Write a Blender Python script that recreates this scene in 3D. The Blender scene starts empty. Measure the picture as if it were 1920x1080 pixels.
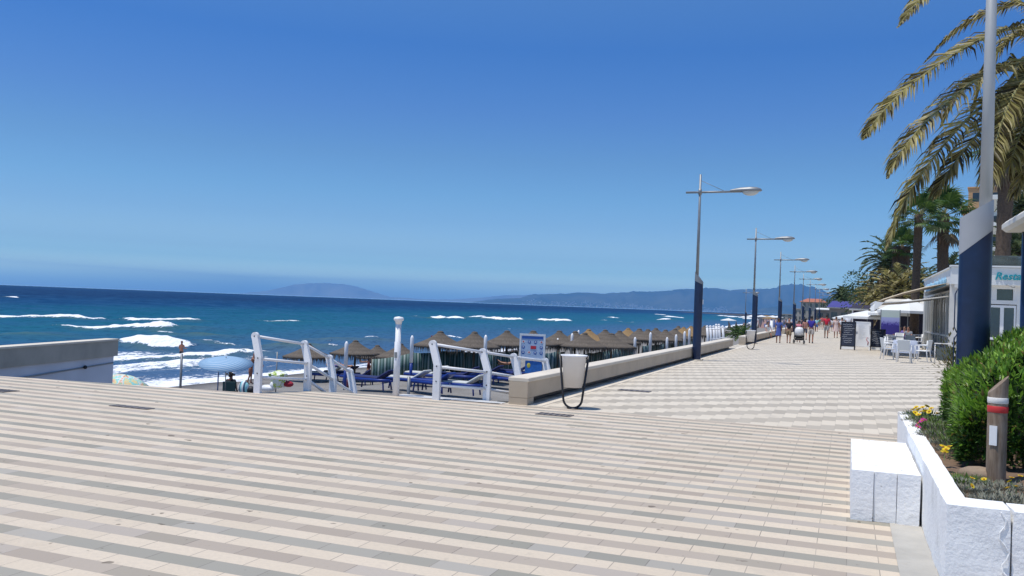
import bpy, math, random
from mathutils import Vector, Matrix
R_ = math.radians
random.seed(7)
C = bpy.context.scene.collection

# ------------------------------------------------------------------ camera
F_PX = 1650.0
CAM = Vector((0, 0, 1.7))
YAW, PITCH, ROLL = R_(20.95), R_(1.02), R_(2.187)
ca, sa, cp, sp_ = math.cos(YAW), math.sin(YAW), math.cos(PITCH), math.sin(PITCH)
FW = Vector((-sa*cp, ca*cp, sp_)); R0 = Vector((ca, sa, 0)); U0 = Vector((sa*sp_, -ca*sp_, cp))
RT = R0*math.cos(ROLL) + U0*math.sin(ROLL); UP = U0*math.cos(ROLL) - R0*math.sin(ROLL)
cam = bpy.data.objects.new('camera', bpy.data.cameras.new('camera')); C.objects.link(cam)
m3 = Matrix((RT, UP, -FW)).transposed()
cam.matrix_world = Matrix.Translation(CAM) @ m3.to_4x4()
cam.data.sensor_width = 36; cam.data.lens = 36*F_PX/1920
cam.data.clip_start = .1; cam.data.clip_end = 60000
bpy.context.scene.camera = cam

# ------------------------------------------------------------------ sky, sun, exposure
SUN_EL = R_(73); SUN_DIR = Vector((-.80, -.60, 0)).normalized()*math.cos(SUN_EL) + Vector((0, 0, math.sin(SUN_EL)))
world = bpy.data.worlds.new('World'); bpy.context.scene.world = world; world.use_nodes = True
wn, wl = world.node_tree.nodes, world.node_tree.links
bg = wn['Background']; bg.inputs['Strength'].default_value = .105
sky = wn.new('ShaderNodeTexSky'); sky.sky_type = 'NISHITA'; sky.sun_disc = False
sky.sun_elevation = SUN_EL; sky.sun_rotation = math.atan2(SUN_DIR.x, SUN_DIR.y) % (2*math.pi)
sky.air_density = 1.0; sky.dust_density = .25; sky.ozone_density = 2.5; sky.altitude = 0
hs = wn.new('ShaderNodeHueSaturation'); hs.inputs['Saturation'].default_value = 1.15
tc = wn.new('ShaderNodeTexCoord'); sx = wn.new('ShaderNodeSeparateXYZ'); rp = wn.new('ShaderNodeValToRGB')
mx = wn.new('ShaderNodeMix'); mx.data_type = 'RGBA'; mx.blend_type = 'MULTIPLY'; mx.inputs[0].default_value = 1
wl.new(tc.outputs['Generated'], sx.inputs[0]); wl.new(sx.outputs['Z'], rp.inputs[0])
def ramp_set(node, stops):
    el = node.color_ramp.elements
    while len(el) > 1: el.remove(el[-1])
    el[0].position = stops[0][0]; el[0].color = (*stops[0][1], 1)
    for p, c in stops[1:]:
        e = el.new(p); e.color = (*c, 1)
SKY_STOPS = [(0, (.80, 1.45, 2.9)), (.008, (1.05, 1.78, 2.95)), (.015, (1.55, 2.3, 3.0)), (.021, (1.95, 2.6, 2.95)), (.0262, (1.68, 2.2, 2.42)), (.038, (1.0, 1.43, 1.78)), (.051, (.86, 1.15, 1.48)), (.066, (.86, 1.09, 1.37)), (.09, (.76, .98, 1.25)), (.12, (.69, .94, 1.18)), (.16, (.64, .85, 1.08)), (.21, (.56, .77, 1.11)), (.28, (.42, .72, 1.14)), (.42, (1.0, 1.2, 1.35)), (1, (1.6, 1.6, 1.5))]
ramp_set(rp, [(p, tuple(q/4 for q in c)) for p, c in SKY_STOPS])
wl.new(sky.outputs[0], hs.inputs['Color']); wl.new(hs.outputs[0], mx.inputs[6]); wl.new(rp.outputs[0], mx.inputs[7]); 
vs4 = wn.new('ShaderNodeVectorMath'); vs4.operation = 'SCALE'; vs4.inputs['Scale'].default_value = 4.0
wl.new(mx.outputs[2], vs4.inputs[0]); wl.new(vs4.outputs[0], bg.inputs['Color'])
sl = bpy.data.lights.new('sun', 'SUN'); sl.energy = 4.0; sl.angle = R_(.5); sl.color = (1, .95, .87)
so = bpy.data.objects.new('sun', sl); C.objects.link(so)
so.rotation_euler = (-SUN_DIR).to_track_quat('-Z', 'Y').to_euler()
sc = bpy.context.scene
sc.view_settings.view_transform = 'Standard'; sc.view_settings.look = 'None'
sc.view_settings.exposure = 0; sc.view_settings.gamma = 1; sc.view_settings.use_curve_mapping = False

# ------------------------------------------------------------------ placing helpers
def ray(px, py): return FW*F_PX + RT*(px-960) - UP*(py-540)
def G(px, py, z=0.0):
    d = ray(px, py); return CAM + d*((z-CAM.z)/d.z)
def D(px, py, dist):
    """point on the ray at a distance measured along the view direction"""
    return CAM + ray(px, py)*(dist/F_PX)
def atY(px, py, Y):
    d = ray(px, py); return CAM + d*(Y/d.y)

# ------------------------------------------------------------------ object helpers
def setp(o, label=None, cat=None, group=None, kind=None):
    if label: o['label'] = label
    if cat: o['category'] = cat
    if group: o['group'] = group
    if kind: o['kind'] = kind
    return o
def thing(name, label, cat, loc=(0, 0, 0), rz=0, group=None, scale=1):
    o = bpy.data.objects.new(name, None); C.objects.link(o); o.empty_display_size = .2
    o.location = loc; o.rotation_euler = (0, 0, rz); o.scale = (scale,)*3
    return setp(o, label, cat, group)
def dup(o, loc=None, rz=None, label=None, parent=None, scale=None):
    c = o.copy(); C.objects.link(c); c.parent = parent
    if loc is not None: c.location = loc
    if rz is not None: c.rotation_euler = (c.rotation_euler[0], c.rotation_euler[1], rz)
    if scale is not None: c.scale = (scale,)*3 if not hasattr(scale, '__len__') else scale
    if label: c['label'] = label
    for ch in list(o.children): dup(ch, parent=c)
    return c

class MB:
    def __init__(s): s.v = []; s.f = []; s.m = []; s.sm = []
    def add(s, vs, fs, mi=0, smooth=False, M=None):
        b = len(s.v)
        if M is not None: vs = [M @ Vector(q) for q in vs]
        s.v += [tuple(q) for q in vs]
        for f in fs: s.f.append(tuple(b+i for i in f)); s.m.append(mi); s.sm.append(smooth)
        return s
    def box(s, c, d, mi=0, M=None, rz=0, bev=0):
        x, y, z = c; a, b, h = d[0]/2, d[1]/2, d[2]/2
        if bev and min(a, b, h) > bev:
            vs = []; e = bev
            rings = [(-h, e), (-h+e, 0), (h-e, 0), (h, e)]
            for zz, ins in rings:
                A, B = a-ins, b-ins; k = e*.6
                vs += [(-A+k, -B, zz), (A-k, -B, zz), (A, -B+k, zz), (A, B-k, zz), (A-k, B, zz), (-A+k, B, zz), (-A, B-k, zz), (-A, -B+k, zz)]
            fs = [tuple(range(7, -1, -1)), tuple(range(24, 32))]
            for r in range(3):
                for i in range(8):
                    j = (i+1) % 8; fs.append((r*8+i, r*8+j, r*8+8+j, r*8+8+i))
        else:
            vs = [(-a, -b, -h), (a, -b, -h), (a, b, -h), (-a, b, -h), (-a, -b, h), (a, -b, h), (a, b, h), (-a, b, h)]
            fs = [(3, 2, 1, 0), (4, 5, 6, 7), (0, 1, 5, 4), (1, 2, 6, 5), (2, 3, 7, 6), (3, 0, 4, 7)]
        T = Matrix.Translation(Vector((x, y, z))) @ Matrix.Rotation(rz, 4, 'Z')
        if M is not None: T = M @ T
        return s.add(vs, fs, mi, False, T)
    def tube(s, pts, rs, n=8, mi=0, cap=True, flat=None):
        pts = [Vector(p) for p in pts]
        if not hasattr(rs, '__len__'): rs = [rs]*len(pts)
        b = len(s.v); up = None
        for i, p in enumerate(pts):
            t = (pts[min(i+1, len(pts)-1)] - pts[max(i-1, 0)]).normalized()
            if up is None:
                up = Vector((0, 0, 1)) if abs(t.z) < .9 else Vector((1, 0, 0))
            a = t.cross(up).normalized(); u = a.cross(t).normalized(); up = u
            for k in range(n):
                th = 2*math.pi*k/n + math.pi/n
                q = p + (a*math.cos(th) + u*math.sin(th)*(flat or 1))*rs[i]
                s.v.append(tuple(q))
        for i in range(len(pts)-1):
            for k in range(n):
                j = (k+1) % n
                s.f.append((b+i*n+k, b+i*n+j, b+(i+1)*n+j, b+(i+1)*n+k)); s.m.append(mi); s.sm.append(n > 5)
        if cap:
            s.f.append(tuple(b+k for k in range(n-1, -1, -1))); s.m.append(mi); s.sm.append(False)
            e = b+(len(pts)-1)*n
            s.f.append(tuple(e+k for k in range(n))); s.m.append(mi); s.sm.append(False)
        return s
    def lathe(s, prof, n=24, c=(0, 0, 0), mi=0, sxy=(1, 1), smooth=True, jit=0):
        b = len(s.v)
        for r, z in prof:
            for k in range(n):
                th = 2*math.pi*k/n; rr = r*(1+random.uniform(-jit, jit))
                s.v.append((c[0]+rr*math.cos(th)*sxy[0], c[1]+rr*math.sin(th)*sxy[1], c[2]+z))
        for i in range(len(prof)-1):
            for k in range(n):
                j = (k+1) % n
                s.f.append((b+i*n+k, b+i*n+j, b+(i+1)*n+j, b+(i+1)*n+k)); s.m.append(mi); s.sm.append(smooth)
        if prof[0][0] > 0: s.f.append(tuple(b+k for k in range(n-1, -1, -1))); s.m.append(mi); s.sm.append(False)
        if prof[-1][0] > 0:
            e = b+(len(prof)-1)*n; s.f.append(tuple(e+k for k in range(n))); s.m.append(mi); s.sm.append(False)
        return s
    def prism(s, poly, z0, z1, mi=0, M=None):
        n = len(poly); vs = [(x, y, z0) for x, y in poly]+[(x, y, z1) for x, y in poly]
        fs = [tuple(range(n-1, -1, -1)), tuple(range(n, 2*n))]+[(i, (i+1) % n, n+(i+1) % n, n+i) for i in range(n)]
        return s.add(vs, fs, mi, False, M)
    def ball(s, c, r, n=10, m=7, mi=0, M=None):
        if not hasattr(r, '__len__'): r = (r, r, r)
        vs = [(c[0], c[1], c[2]-r[2])]
        for i in range(1, m):
            ph = -math.pi/2+math.pi*i/m
            for k in range(n):
                th = 2*math.pi*k/n
                vs.append((c[0]+r[0]*math.cos(ph)*math.cos(th), c[1]+r[1]*math.cos(ph)*math.sin(th), c[2]+r[2]*math.sin(ph)))
        vs.append((c[0], c[1], c[2]+r[2])); fs = []
        for k in range(n): fs.append((0, 1+(k+1) % n, 1+k))
        for i in range(m-2):
            for k in range(n):
                a = 1+i*n; j = (k+1) % n; fs.append((a+k, a+j, a+n+j, a+n+k))
        e = len(vs)-1
        for k in range(n): fs.append((e, 1+(m-2)*n+k, 1+(m-2)*n+(k+1) % n))
        return s.add(vs, fs, mi, True, M)
    def quad(s, a, b, c, d, mi=0): return s.add([a, b, c, d], [(0, 1, 2, 3)], mi)
    def build(s, name, mats, parent=None, loc=None):
        me = bpy.data.meshes.new(name); me.from_pydata(s.v, [], s.f)
        for m in (mats if isinstance(mats, (list, tuple)) else [mats]): me.materials.append(m)
        me.polygons.foreach_set('material_index', s.m); me.polygons.foreach_set('use_smooth', s.sm); me.update()
        o = bpy.data.objects.new(name, me); C.objects.link(o)
        if parent is not None: o.parent = parent
        if loc is not None: o.location = loc
        return o

# ------------------------------------------------------------------ material helpers
class NT:
    def __init__(s, name):
        s.mat = bpy.data.materials.new(name); s.mat.use_nodes = True
        s.n = s.mat.node_tree.nodes; s.l = s.mat.node_tree.links; s.b = s.n['Principled BSDF']
    def put(s, v, sock):
        if isinstance(v, bpy.types.NodeSocket): s.l.new(v, sock)
        elif v is not None: sock.default_value = v
    def m(s, op, a, b=None, c=None, clamp=False):
        n = s.n.new('ShaderNodeMath'); n.operation = op; n.use_clamp = clamp
        s.put(a, n.inputs[0]); s.put(b, n.inputs[1]); s.put(c, n.inputs[2]); return n.outputs[0]
    def mix(s, f, a, b, mode='MIX'):
        n = s.n.new('ShaderNodeMix'); n.data_type = 'RGBA'; n.blend_type = mode
        s.put(f, n.inputs[0])
        s.put((*a, 1) if isinstance(a, tuple) else a, n.inputs[6]); s.put((*b, 1) if isinstance(b, tuple) else b, n.inputs[7]); return n.outputs[2]
    def co(s, kind='Object', scale=(1, 1, 1), rot=(0, 0, 0)):
        t = s.n.new('ShaderNodeTexCoord'); mp = s.n.new('ShaderNodeMapping'); mp.inputs['Scale'].default_value = scale; mp.inputs['Rotation'].default_value = rot
        s.l.new(t.outputs[kind], mp.inputs[0]); return mp.outputs[0]
    def geo(s): return s.n.new('ShaderNodeNewGeometry').outputs['Position']
    def xyz(s, v):
        n = s.n.new('ShaderNodeSeparateXYZ'); s.l.new(v, n.inputs[0]); return n.outputs
    def vec(s, x, y, z=0.0):
        n = s.n.new('ShaderNodeCombineXYZ'); s.put(x, n.inputs[0]); s.put(y, n.inputs[1]); s.put(z, n.inputs[2]); return n.outputs[0]
    def noise(s, v, scale, detail=3, rough=.55, out='Fac'):
        n = s.n.new('ShaderNodeTexNoise'); s.l.new(v, n.inputs['Vector']); n.inputs['Scale'].default_value = scale
        n.inputs['Detail'].default_value = detail; n.inputs['Roughness'].default_value = rough; return n.outputs[out]
    def white(s, v):
        n = s.n.new('ShaderNodeTexWhiteNoise'); n.noise_dimensions = '3D'; s.l.new(v, n.inputs['Vector']); return n.outputs['Value']
    def ramp(s, f, stops, interp='LINEAR'):
        n = s.n.new('ShaderNodeValToRGB'); ramp_set(n, stops); n.color_ramp.interpolation = interp; s.l.new(f, n.inputs[0]); return n.outputs[0]
    def mr(s, f, a, b, c=0.0, d=1.0):
        n = s.n.new('ShaderNodeMapRange'); s.put(f, n.inputs[0]); s.put(a, n.inputs[1]); s.put(b, n.inputs[2]); s.put(c, n.inputs[3]); s.put(d, n.inputs[4]); return n.outputs[0]
    def bump(s, h, strength=.3, dist=.02):
        n = s.n.new('ShaderNodeBump'); n.inputs['Strength'].default_value = strength; n.inputs['Distance'].default_value = dist
        s.l.new(h, n.inputs['Height']); s.l.new(n.outputs[0], s.b.inputs['Normal']); return s
    def fin(s, col=None, rough=None, spec=None, metal=None, emit=None, es=0):
        if col is not None: s.put((*col, 1) if isinstance(col, tuple) else col, s.b.inputs['Base Color'])
        if rough is not None: s.put(rough, s.b.inputs['Roughness'])
        if spec is not None: s.put(spec, s.b.inputs['Specular IOR Level'])
        if metal is not None: s.put(metal, s.b.inputs['Metallic'])
        return s.mat
def simple(name, col, rough=.6, var=.15, scale=6, bump=.15, bscale=40, metal=0, spec=.5, dirt=None, transl=0):
    t = NT(name); v = t.co()
    n1 = t.noise(v, scale, 4); dark = tuple(c*(1-var) for c in col); light = tuple(min(1, c*(1+var)) for c in col)
    c = t.mix(t.mr(n1, .3, .7), dark, light)
    if dirt:
        n2 = t.noise(v, scale*.5, 6, .7); c = t.mix(t.mr(n2, .55, .75, 0, .7), c, dirt)
    t.fin(c, rough, spec, metal)
    if bump: t.bump(t.noise(v, bscale, 3), bump, .01)
    if transl:
        tr = t.n.new('ShaderNodeBsdfTranslucent'); t.l.new(c, tr.inputs[0]); ms = t.n.new('ShaderNodeMixShader'); ms.inputs[0].default_value = transl
        t.l.new(t.b.outputs[0], ms.inputs[1]); t.l.new(tr.outputs[0], ms.inputs[2]); t.l.new(ms.outputs[0], t.n['Material Output'].inputs[0])
    return t.mat
def leafmat(name, cols, rough=.5, transl=.35, scale=3):
    t = NT(name); oi = t.n.new('ShaderNodeNewGeometry').outputs['Random Per Island']
    st = [(i/max(1, len(cols)-1), c) for i, c in enumerate(cols)]
    c = t.ramp(oi, st); v = t.co(); n1 = t.noise(v, scale, 2)
    c = t.mix(t.mr(n1, .35, .7, 0, .55), c, tuple(q*.6 for q in cols[0]))
    t.fin(c, rough, .4)
    tr = t.n.new('ShaderNodeBsdfTranslucent'); t.l.new(c, tr.inputs[0]); ms = t.n.new('ShaderNodeMixShader'); ms.inputs[0].default_value = transl
    t.l.new(t.b.outputs[0], ms.inputs[1]); t.l.new(tr.outputs[0], ms.inputs[2]); t.l.new(ms.outputs[0], t.n['Material Output'].inputs[0])
    return t.mat
def stripes(name, cols, w, axis=0, rough=.7, transl=0):
    t = NT(name); x = t.xyz(t.co())[axis]; k = t.m('MODULO', t.m('ADD', t.m('DIVIDE', x, w), 1000.0), float(len(cols)))
    st = [(i/len(cols), c) for i, c in enumerate(cols)]
    c = t.ramp(t.m('DIVIDE', k, float(len(cols))), st, 'CONSTANT'); t.fin(c, rough)
    return t.mat

M = {}
M['white_paint'] = simple('white_paint', (.78, .78, .80), .5, .04, 3, .1, 30)
M['white_plastic'] = simple('white_plastic', (.80, .80, .80), .4, .03, 3, 0)
M['beige_white'] = simple('beige_white', (.66, .64, .60), .6, .08, 2, .1, 30)
M['lamp_blue'] = simple('lamp_blue', (.008, .020, .065), .28, .2, 5, .05, 30, dirt=(.014, .032, .09))
M['galv'] = simple('galv', (.25, .26, .27), .45, .08, 8, .05, 60, metal=.35)
M['dark_metal'] = simple('dark_metal', (.03, .03, .035), .4, .1, 8, 0, metal=.4)
M['black'] = simple('black_rubber', (.015, .015, .018), .6, .1, 8, 0)
M['glass_dark'] = simple('glass_dark', (.03, .04, .045), .08, .3, 1.5, 0, spec=.8)
M['glass_grey'] = simple('glass_grey', (.12, .15, .15), .1, .3, 1.0, 0, spec=.8)
M['lens'] = simple('lamp_lens', (.55, .56, .54), .25, .05, 8, 0)
M['blue_plastic'] = simple('blue_plastic', (.01, .035, .22), .4, .15, 4, 0)
M['navy_cloth'] = simple('navy_cloth', (.012, .02, .10), .8, .2, 8, .1)
M['skin'] = simple('skin', (.46, .23, .15), .55, .08, 10, 0)
M['skin_dark'] = simple('skin_tanned', (.28, .12, .07), .55, .08, 10, 0)
M['hair'] = simple('hair_dark', (.015, .01, .008), .6, .3, 60, 0)
M['hair_brown'] = simple('hair_brown', (.10, .045, .02), .6, .3, 60, 0)
M['hair_grey'] = simple('hair_grey', (.4, .38, .36), .6, .2, 60, 0)
_cc = {}
def cloth(col):
    k = tuple(round(c, 3) for c in col)
    if k not in _cc: _cc[k] = simple('cloth', k, .85, .12, 12, .15, 60)
    return _cc[k]
# ================================================================== THE GROUND
SEA = -3.5; SHORE = -34.0
BP = [(0, -2.3), (-20.5, -2.35), (-24.2, -3.1), (-28, -3.28), (-34, -3.5)]
def shore_x(Y):
    return SHORE - .0000009*max(0, Y-60)**2*80 + .9*math.sin(Y*.045+1) + .4*math.sin(Y*.13)
def beach_z(X, Y=40):
    t = (-21 - X)/(-21-SHORE)
    for (x0, z0), (x1, z1) in zip(BP[:-1], BP[1:]):
        if X >= x1: return z0+(z1-z0)*max(0, (x0-X))/(x0-x1)
    return max(-4.6, -3.5 + (X+34)*.25)

# paving of the square: rows of slabs in cream, grey, cream, warm grey
def paving_near():
    t = NT('square_paving'); p = t.xyz(t.geo()); X, Y = p[0], p[1]
    RW, L = .172, .4155
    ry = t.m('DIVIDE', t.m('ADD', Y, 20.0-13.93+RW*4), RW); row = t.m('FLOOR', ry); fy = t.m('SUBTRACT', ry, row)
    par = t.m('MODULO', row, 2.0); q = t.m('MODULO', row, 4.0)
    rx = t.m('ADD', t.m('DIVIDE', t.m('ADD', X, 60.0), L), t.m('MULTIPLY', par, .5)); col = t.m('FLOOR', rx); fx = t.m('SUBTRACT', rx, col)
    rnd = t.white(t.vec(row, col, 1.0)); rnd2 = t.white(t.vec(col, row, 7.0))
    cream = t.mix(rnd, (.60, .505, .39), (.655, .555, .435))
    grey = t.mix(rnd, (.27, .258, .218), (.345, .325, .28)); warm = t.mix(rnd, (.365, .305, .25), (.43, .365, .30))
    isg = t.m('COMPARE', q, 1.0, .1); isw = t.m('COMPARE', q, 3.0, .1)
    c = t.mix(isg, cream, grey); c = t.mix(isw, c, warm)
    # the dark rows are not all dark: single slabs drift
    c = t.mix(t.m('MULTIPLY', t.m('MULTIPLY', par, t.m('GREATER_THAN', rnd2, .86)), .35), c, (.5, .46, .42))
    c = t.mix(t.m('MULTIPLY', t.m('MULTIPLY', par, t.m('LESS_THAN', rnd2, .10)), .35), c, (.22, .215, .17))
    jx = t.m('LESS_THAN', t.m('MINIMUM', fx, t.m('SUBTRACT', 1.0, fx)), .0075)
    jy = t.m('LESS_THAN', t.m('MINIMUM', fy, t.m('SUBTRACT', 1.0, fy)), .012)
    v = t.vec(X, Y)
    c = t.mix(t.m('MULTIPLY', jy, .30), c, (.2, .18, .16)); c = t.mix(t.m('MULTIPLY', jx, t.mr(t.noise(v, 1.3, 2), .3, .7, .35, .95)), c, (.15, .13, .12))
    c = t.mix(t.mr(t.noise(v, .35, 5, .6), .35, .7, 0, .22), c, (.46, .40, .32))
    c = t.mix(t.mr(t.noise(v, 30, 3, .7), .4, .75, 0, .22), c, (.33, .3, .27))
    st = t.mr(t.noise(v, 5.5, 2, .5), .715, .73, 0, 1.0); c = t.mix(t.m('MULTIPLY', st, .7), c, (.10, .08, .06))
    st2 = t.mr(t.noise(v, 1.1, 4, .6), .60, .74, 0, .35); c = t.mix(st2, c, (.36, .31, .26))
    c = t.mix(t.mr(t.noise(v, .8, 7, .72), .56, .66, 0, .28), c, (.40, .33, .25)); c = t.mix(t.mr(t.noise(v, 2.7, 5, .7), .66, .72, 0, .35), c, (.24, .22, .19)); c = t.mix(t.mr(t.noise(v, 14, 2, .5), .72, .75, 0, .5), c, (.16, .13, .10))
    t.fin(c, .85, .3); t.bump(t.m('SUBTRACT', t.noise(v, 60, 3), t.m('MULTIPLY', t.m('MAXIMUM', jx, jy), 1.5)), .25, .004)
    return t.mat
def paving_far():
    t = NT('promenade_paving'); p = t.xyz(t.geo()); X, Y = p[0], p[1]
    CW, HP, ST = .205, .625, .2
    rx = t.m('DIVIDE', t.m('ADD', X, 60.0), CW); col = t.m('FLOOR', rx); fx = t.m('SUBTRACT', rx, col)
    ph = t.m('DIVIDE', t.m('SUBTRACT', t.m('ADD', Y, 200.0-13.9), t.m('MULTIPLY', col, ST)), HP); seg = t.m('FLOOR', ph); fy = t.m('SUBTRACT', ph, seg)
    par = t.m('MODULO', t.m('ADD', seg, 1000.0), 2.0); rnd = t.white(t.vec(seg, col, 3.0))
    cream = t.mix(rnd, (.60, .535, .44), (.66, .59, .485)); grey = t.mix(rnd, (.37, .33, .275), (.44, .395, .33))
    c = t.mix(par, cream, grey)
    jx = t.m('LESS_THAN', t.m('MINIMUM', fx, t.m('SUBTRACT', 1.0, fx)), .02); jy = t.m('LESS_THAN', t.m('MINIMUM', fy, t.m('SUBTRACT', 1.0, fy)), .01)
    c = t.mix(t.m('MULTIPLY', t.m('MAXIMUM', jx, jy), .22), c, (.18, .16, .14))
    v = t.vec(X, Y)
    c = t.mix(t.mr(t.noise(v, .25, 5, .6), .35, .7, 0, .3), c, (.54, .47, .37)); c = t.mix(t.mr(t.noise(v, 2.0, 4, .6), .6, .75, 0, .3), c, (.36, .32, .28))
    t.fin(c, .85, .3); return t.mat
M['pave1'] = paving_near(); M['pave2'] = paving_far()
M['concrete'] = simple('concrete', (.42, .40, .36), .85, .15, 2.5, .25, 60, dirt=(.25, .23, .2))
M['wall_stone'] = simple('wall_stone', (.50, .41, .305), .8, .12, 1.2, .2, 40, dirt=(.25, .20, .14))
M['cap_stone'] = simple('cap_stone', (.66, .59, .49), .8, .08, 1.5, .15, 40)
M['render_white'] = simple('render_white', (.62, .64, .70), .8, .1, .8, .15, 20)
edge = [(-60, 2.0), (-14.7, 11.87), (-9.49, 12.57), (-8.99, 13.47), (-7.34, 13.82), (-5.42, 13.93)]
mb = MB(); ed = edge
poly = [(-60, -30)] + ed + [(9, 13.93), (9, -30)]
mb.prism(poly, -3.9, 0)
setp(mb.build('plaza', M['pave1']), kind='structure')
mb = MB(); mb.prism([(-5.42, 13.93), (-5.42, 400), (-5.42, 620), (60, 620), (60, 13.93)], -3.9, 0)
setp(mb.build('promenade', M['pave2']), kind='structure')
mb = MB(); mb.prism([(9, -30), (9, 13.93), (60, 13.93), (60, -30)], -3.9, -.004)
setp(mb.build('side_pavement', M['concrete']), kind='structure')
mb = MB(); mb.box((.49, 3.0, .002), (.24, 9.97, .006))
setp(mb.build('concrete_strip', M['concrete']), kind='structure')
# light concrete margin strips beside the parapet
mb = MB(); mb.box((-6.45, 14.0, -.12), (2.0, .36, .24)); setp(mb.build('kerb', simple('pale_concrete', (.5, .5, .5), .8, .1, 3, .1)), kind='structure')
mb = MB(); mb.box((-4.86, 200, .003), (.22, 372, .008)); setp(mb.build('kerb_strip', M['cap_stone']), kind='structure')

# beach: dark grey sand sloping into the sea
t = NT('sand'); v = t.geo()
c = t.mix(t.mr(t.noise(v, .5, 5, .6), .3, .7), (.19, .178, .165), (.28, .265, .245)); c = t.mix(t.mr(t.noise(v, 9, 4, .7), .5, .75, 0, .7), c, (.10, .09, .088))
c = t.mix(t.mr(t.noise(v, 22, 2, .5), .62, .72, 0, .5), c, (.33, .31, .29))
X_ = t.xyz(v)[0]
t.fin(t.mix(t.mr(X_, -31.5, -34.5), c, (.055, .05, .05)), .9, .3); t.bump(t.noise(v, 5, 5, .7), .8, .05); M['sand'] = t.mat
mb = MB(); ys = [-400, -100, 0, 20] + [20+i*3 for i in range(1, 60)] + [220, 260, 320, 400, 500, 620, 800, 1000, 1300, 1800, 2500]
us = [-1.5, -.35, 0, .1, .2, .3, .4, .48, .53, .56, .60, .64, .68, .74, .8, .9, 1.0, 1.1, 1.25]
vs = []; fs = []
for j, Y in enumerate(ys):
    for u in us:
        sxx = shore_x(Y); X = -5.2 + (sxx+5.2)*u if u > 0 else -5.2 - u*0
        if u <= 0: X = -5.2 + abs(u)*60 if Y > 620 else -5.2
        zz = beach_z(-21 if X > -21-(sxx-SHORE) else X-(sxx-SHORE), Y) + .10*math.sin(X*1.3+Y*.4)*math.sin(Y*.9+X*.2)*(1 if 0 < u < 1 else .2)
        if u <= 0: zz = -2.3
        vs.append((X, Y, zz))
n = len(us)
for j in range(len(ys)-1):
    for i in range(n-1): fs.append((j*n+i, j*n+i+1, (j+1)*n+i+1, (j+1)*n+i))
mb.add(vs, fs, 0, True); setp(mb.build('beach', M['sand']), kind='structure')

# land behind the promenade and along the far coast: one big sheet
mb = MB(); t = NT('land'); v = t.geo()
t.fin(t.mix(t.mr(t.noise(v, .02, 5), .35, .65), (.10, .10, .06), (.22, .18, .12)), .9); M['land'] = t.mat
mb.add([(60, -300, -.4), (4000, -300, -.4), (4000, 2500, -.4), (9000, 18000, -.4), (-20, 11000, -3.0), (-150, 2500, -3.0), (-90, 1300, -2.6), (-10, 620, -.5), (60, 620, -.4)], [tuple(range(9))], 0)
setp(mb.build('ground', M['land']), kind='structure')

# ------------------------------------------------------------------ sea: one sheet, finer near the camera
def hash2(i, j):
    n = (i*374761393 + j*668265263) & 0xffffffff; n = ((n ^ (n >> 13))*1274126177) & 0xffffffff
    return ((n ^ (n >> 16)) & 0xffff)/65535.0
def vnoise(x, y):
    i, j = math.floor(x), math.floor(y); a, b = x-i, y-j; a = a*a*(3-2*a); b = b*b*(3-2*b)
    return (hash2(i, j)*(1-a)+hash2(i+1, j)*a)*(1-b)+(hash2(i, j+1)*(1-a)+hash2(i+1, j+1)*a)*b
# breakers: pixel row of the crest in the photo -> crest line on the water; then half width in m towards the viewer/away, height, strength
BRK = [((-60, 592), (203, 600), 3.2, .45, 1.0), ((224, 599), (380, 603), 2.6, .5, 1.0), ((108, 614), (232, 616), 1.6, .35, .9), ((175, 617), (330, 620), 3.2, .75, 1.1),
       ((215, 650), (357, 651), 2.7, .8, 1.15), ((205, 673), (470, 668), 1.9, .3, .95), ((205, 686), (400, 684), 1.3, .15, .85), ((340, 664), (520, 668), 2.0, .2, .8),
       ((487, 601), (600, 604), 1.3, .3, .75), ((770, 594), (790, 595), 2.2, .4, .9), ((820, 596), (862, 599), 4.5, .8, 1.3), ((889, 594), (906, 596), 3, .5, 1.1), ((912, 597), (970, 601), 5, .8, 1.3),
       ((1020, 600), (1066, 604), 3.8, .7, 1.2), ((1224, 590), (1260, 591), 6, .8, 1.1), ((1255, 594), (1272, 596), 5, .6, 1.1), ((1258, 588), (1345, 590), 7, .8, 1.0), ((1232, 600), (1258, 599), 3, .4, .8),
       ((1352, 592), (1395, 596), 8, .8, 1.2), ((1120, 601), (1200, 605), 1.2, .3, .6), ((1145, 596), (1152, 597), 3, .5, .9), ((655, 634), (700, 641), 1.6, .3, 1.1), ((1010, 540+60), (1020, 601), 1.2, .3, .6),
       ((610, 656), (650, 657), 1.2, .3, .8), ((840, 632), (862, 634), 1.4, .3, 1.0), ((560, 634), (645, 636), 1.0, .2, .6), ((15, 630), (37, 631), 1.2, .3, 1.0), ((280, 624), (340, 627), 1.0, .2, .7),
       ((360, 641), (470, 646), 1.1, .25, .6), ((20, 557), (26, 558), 3, .3, .8)]
brk = []
for a, b, w, h, s_ in BRK:
    A, B = G(*a, SEA), G(*b, SEA); d = Vector((B.x-A.x, B.y-A.y, 0)); L = d.length; d /= L
    brk.append((A, d, L, w, h, s_, Vector((-d.y, d.x, 0))))
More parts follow.
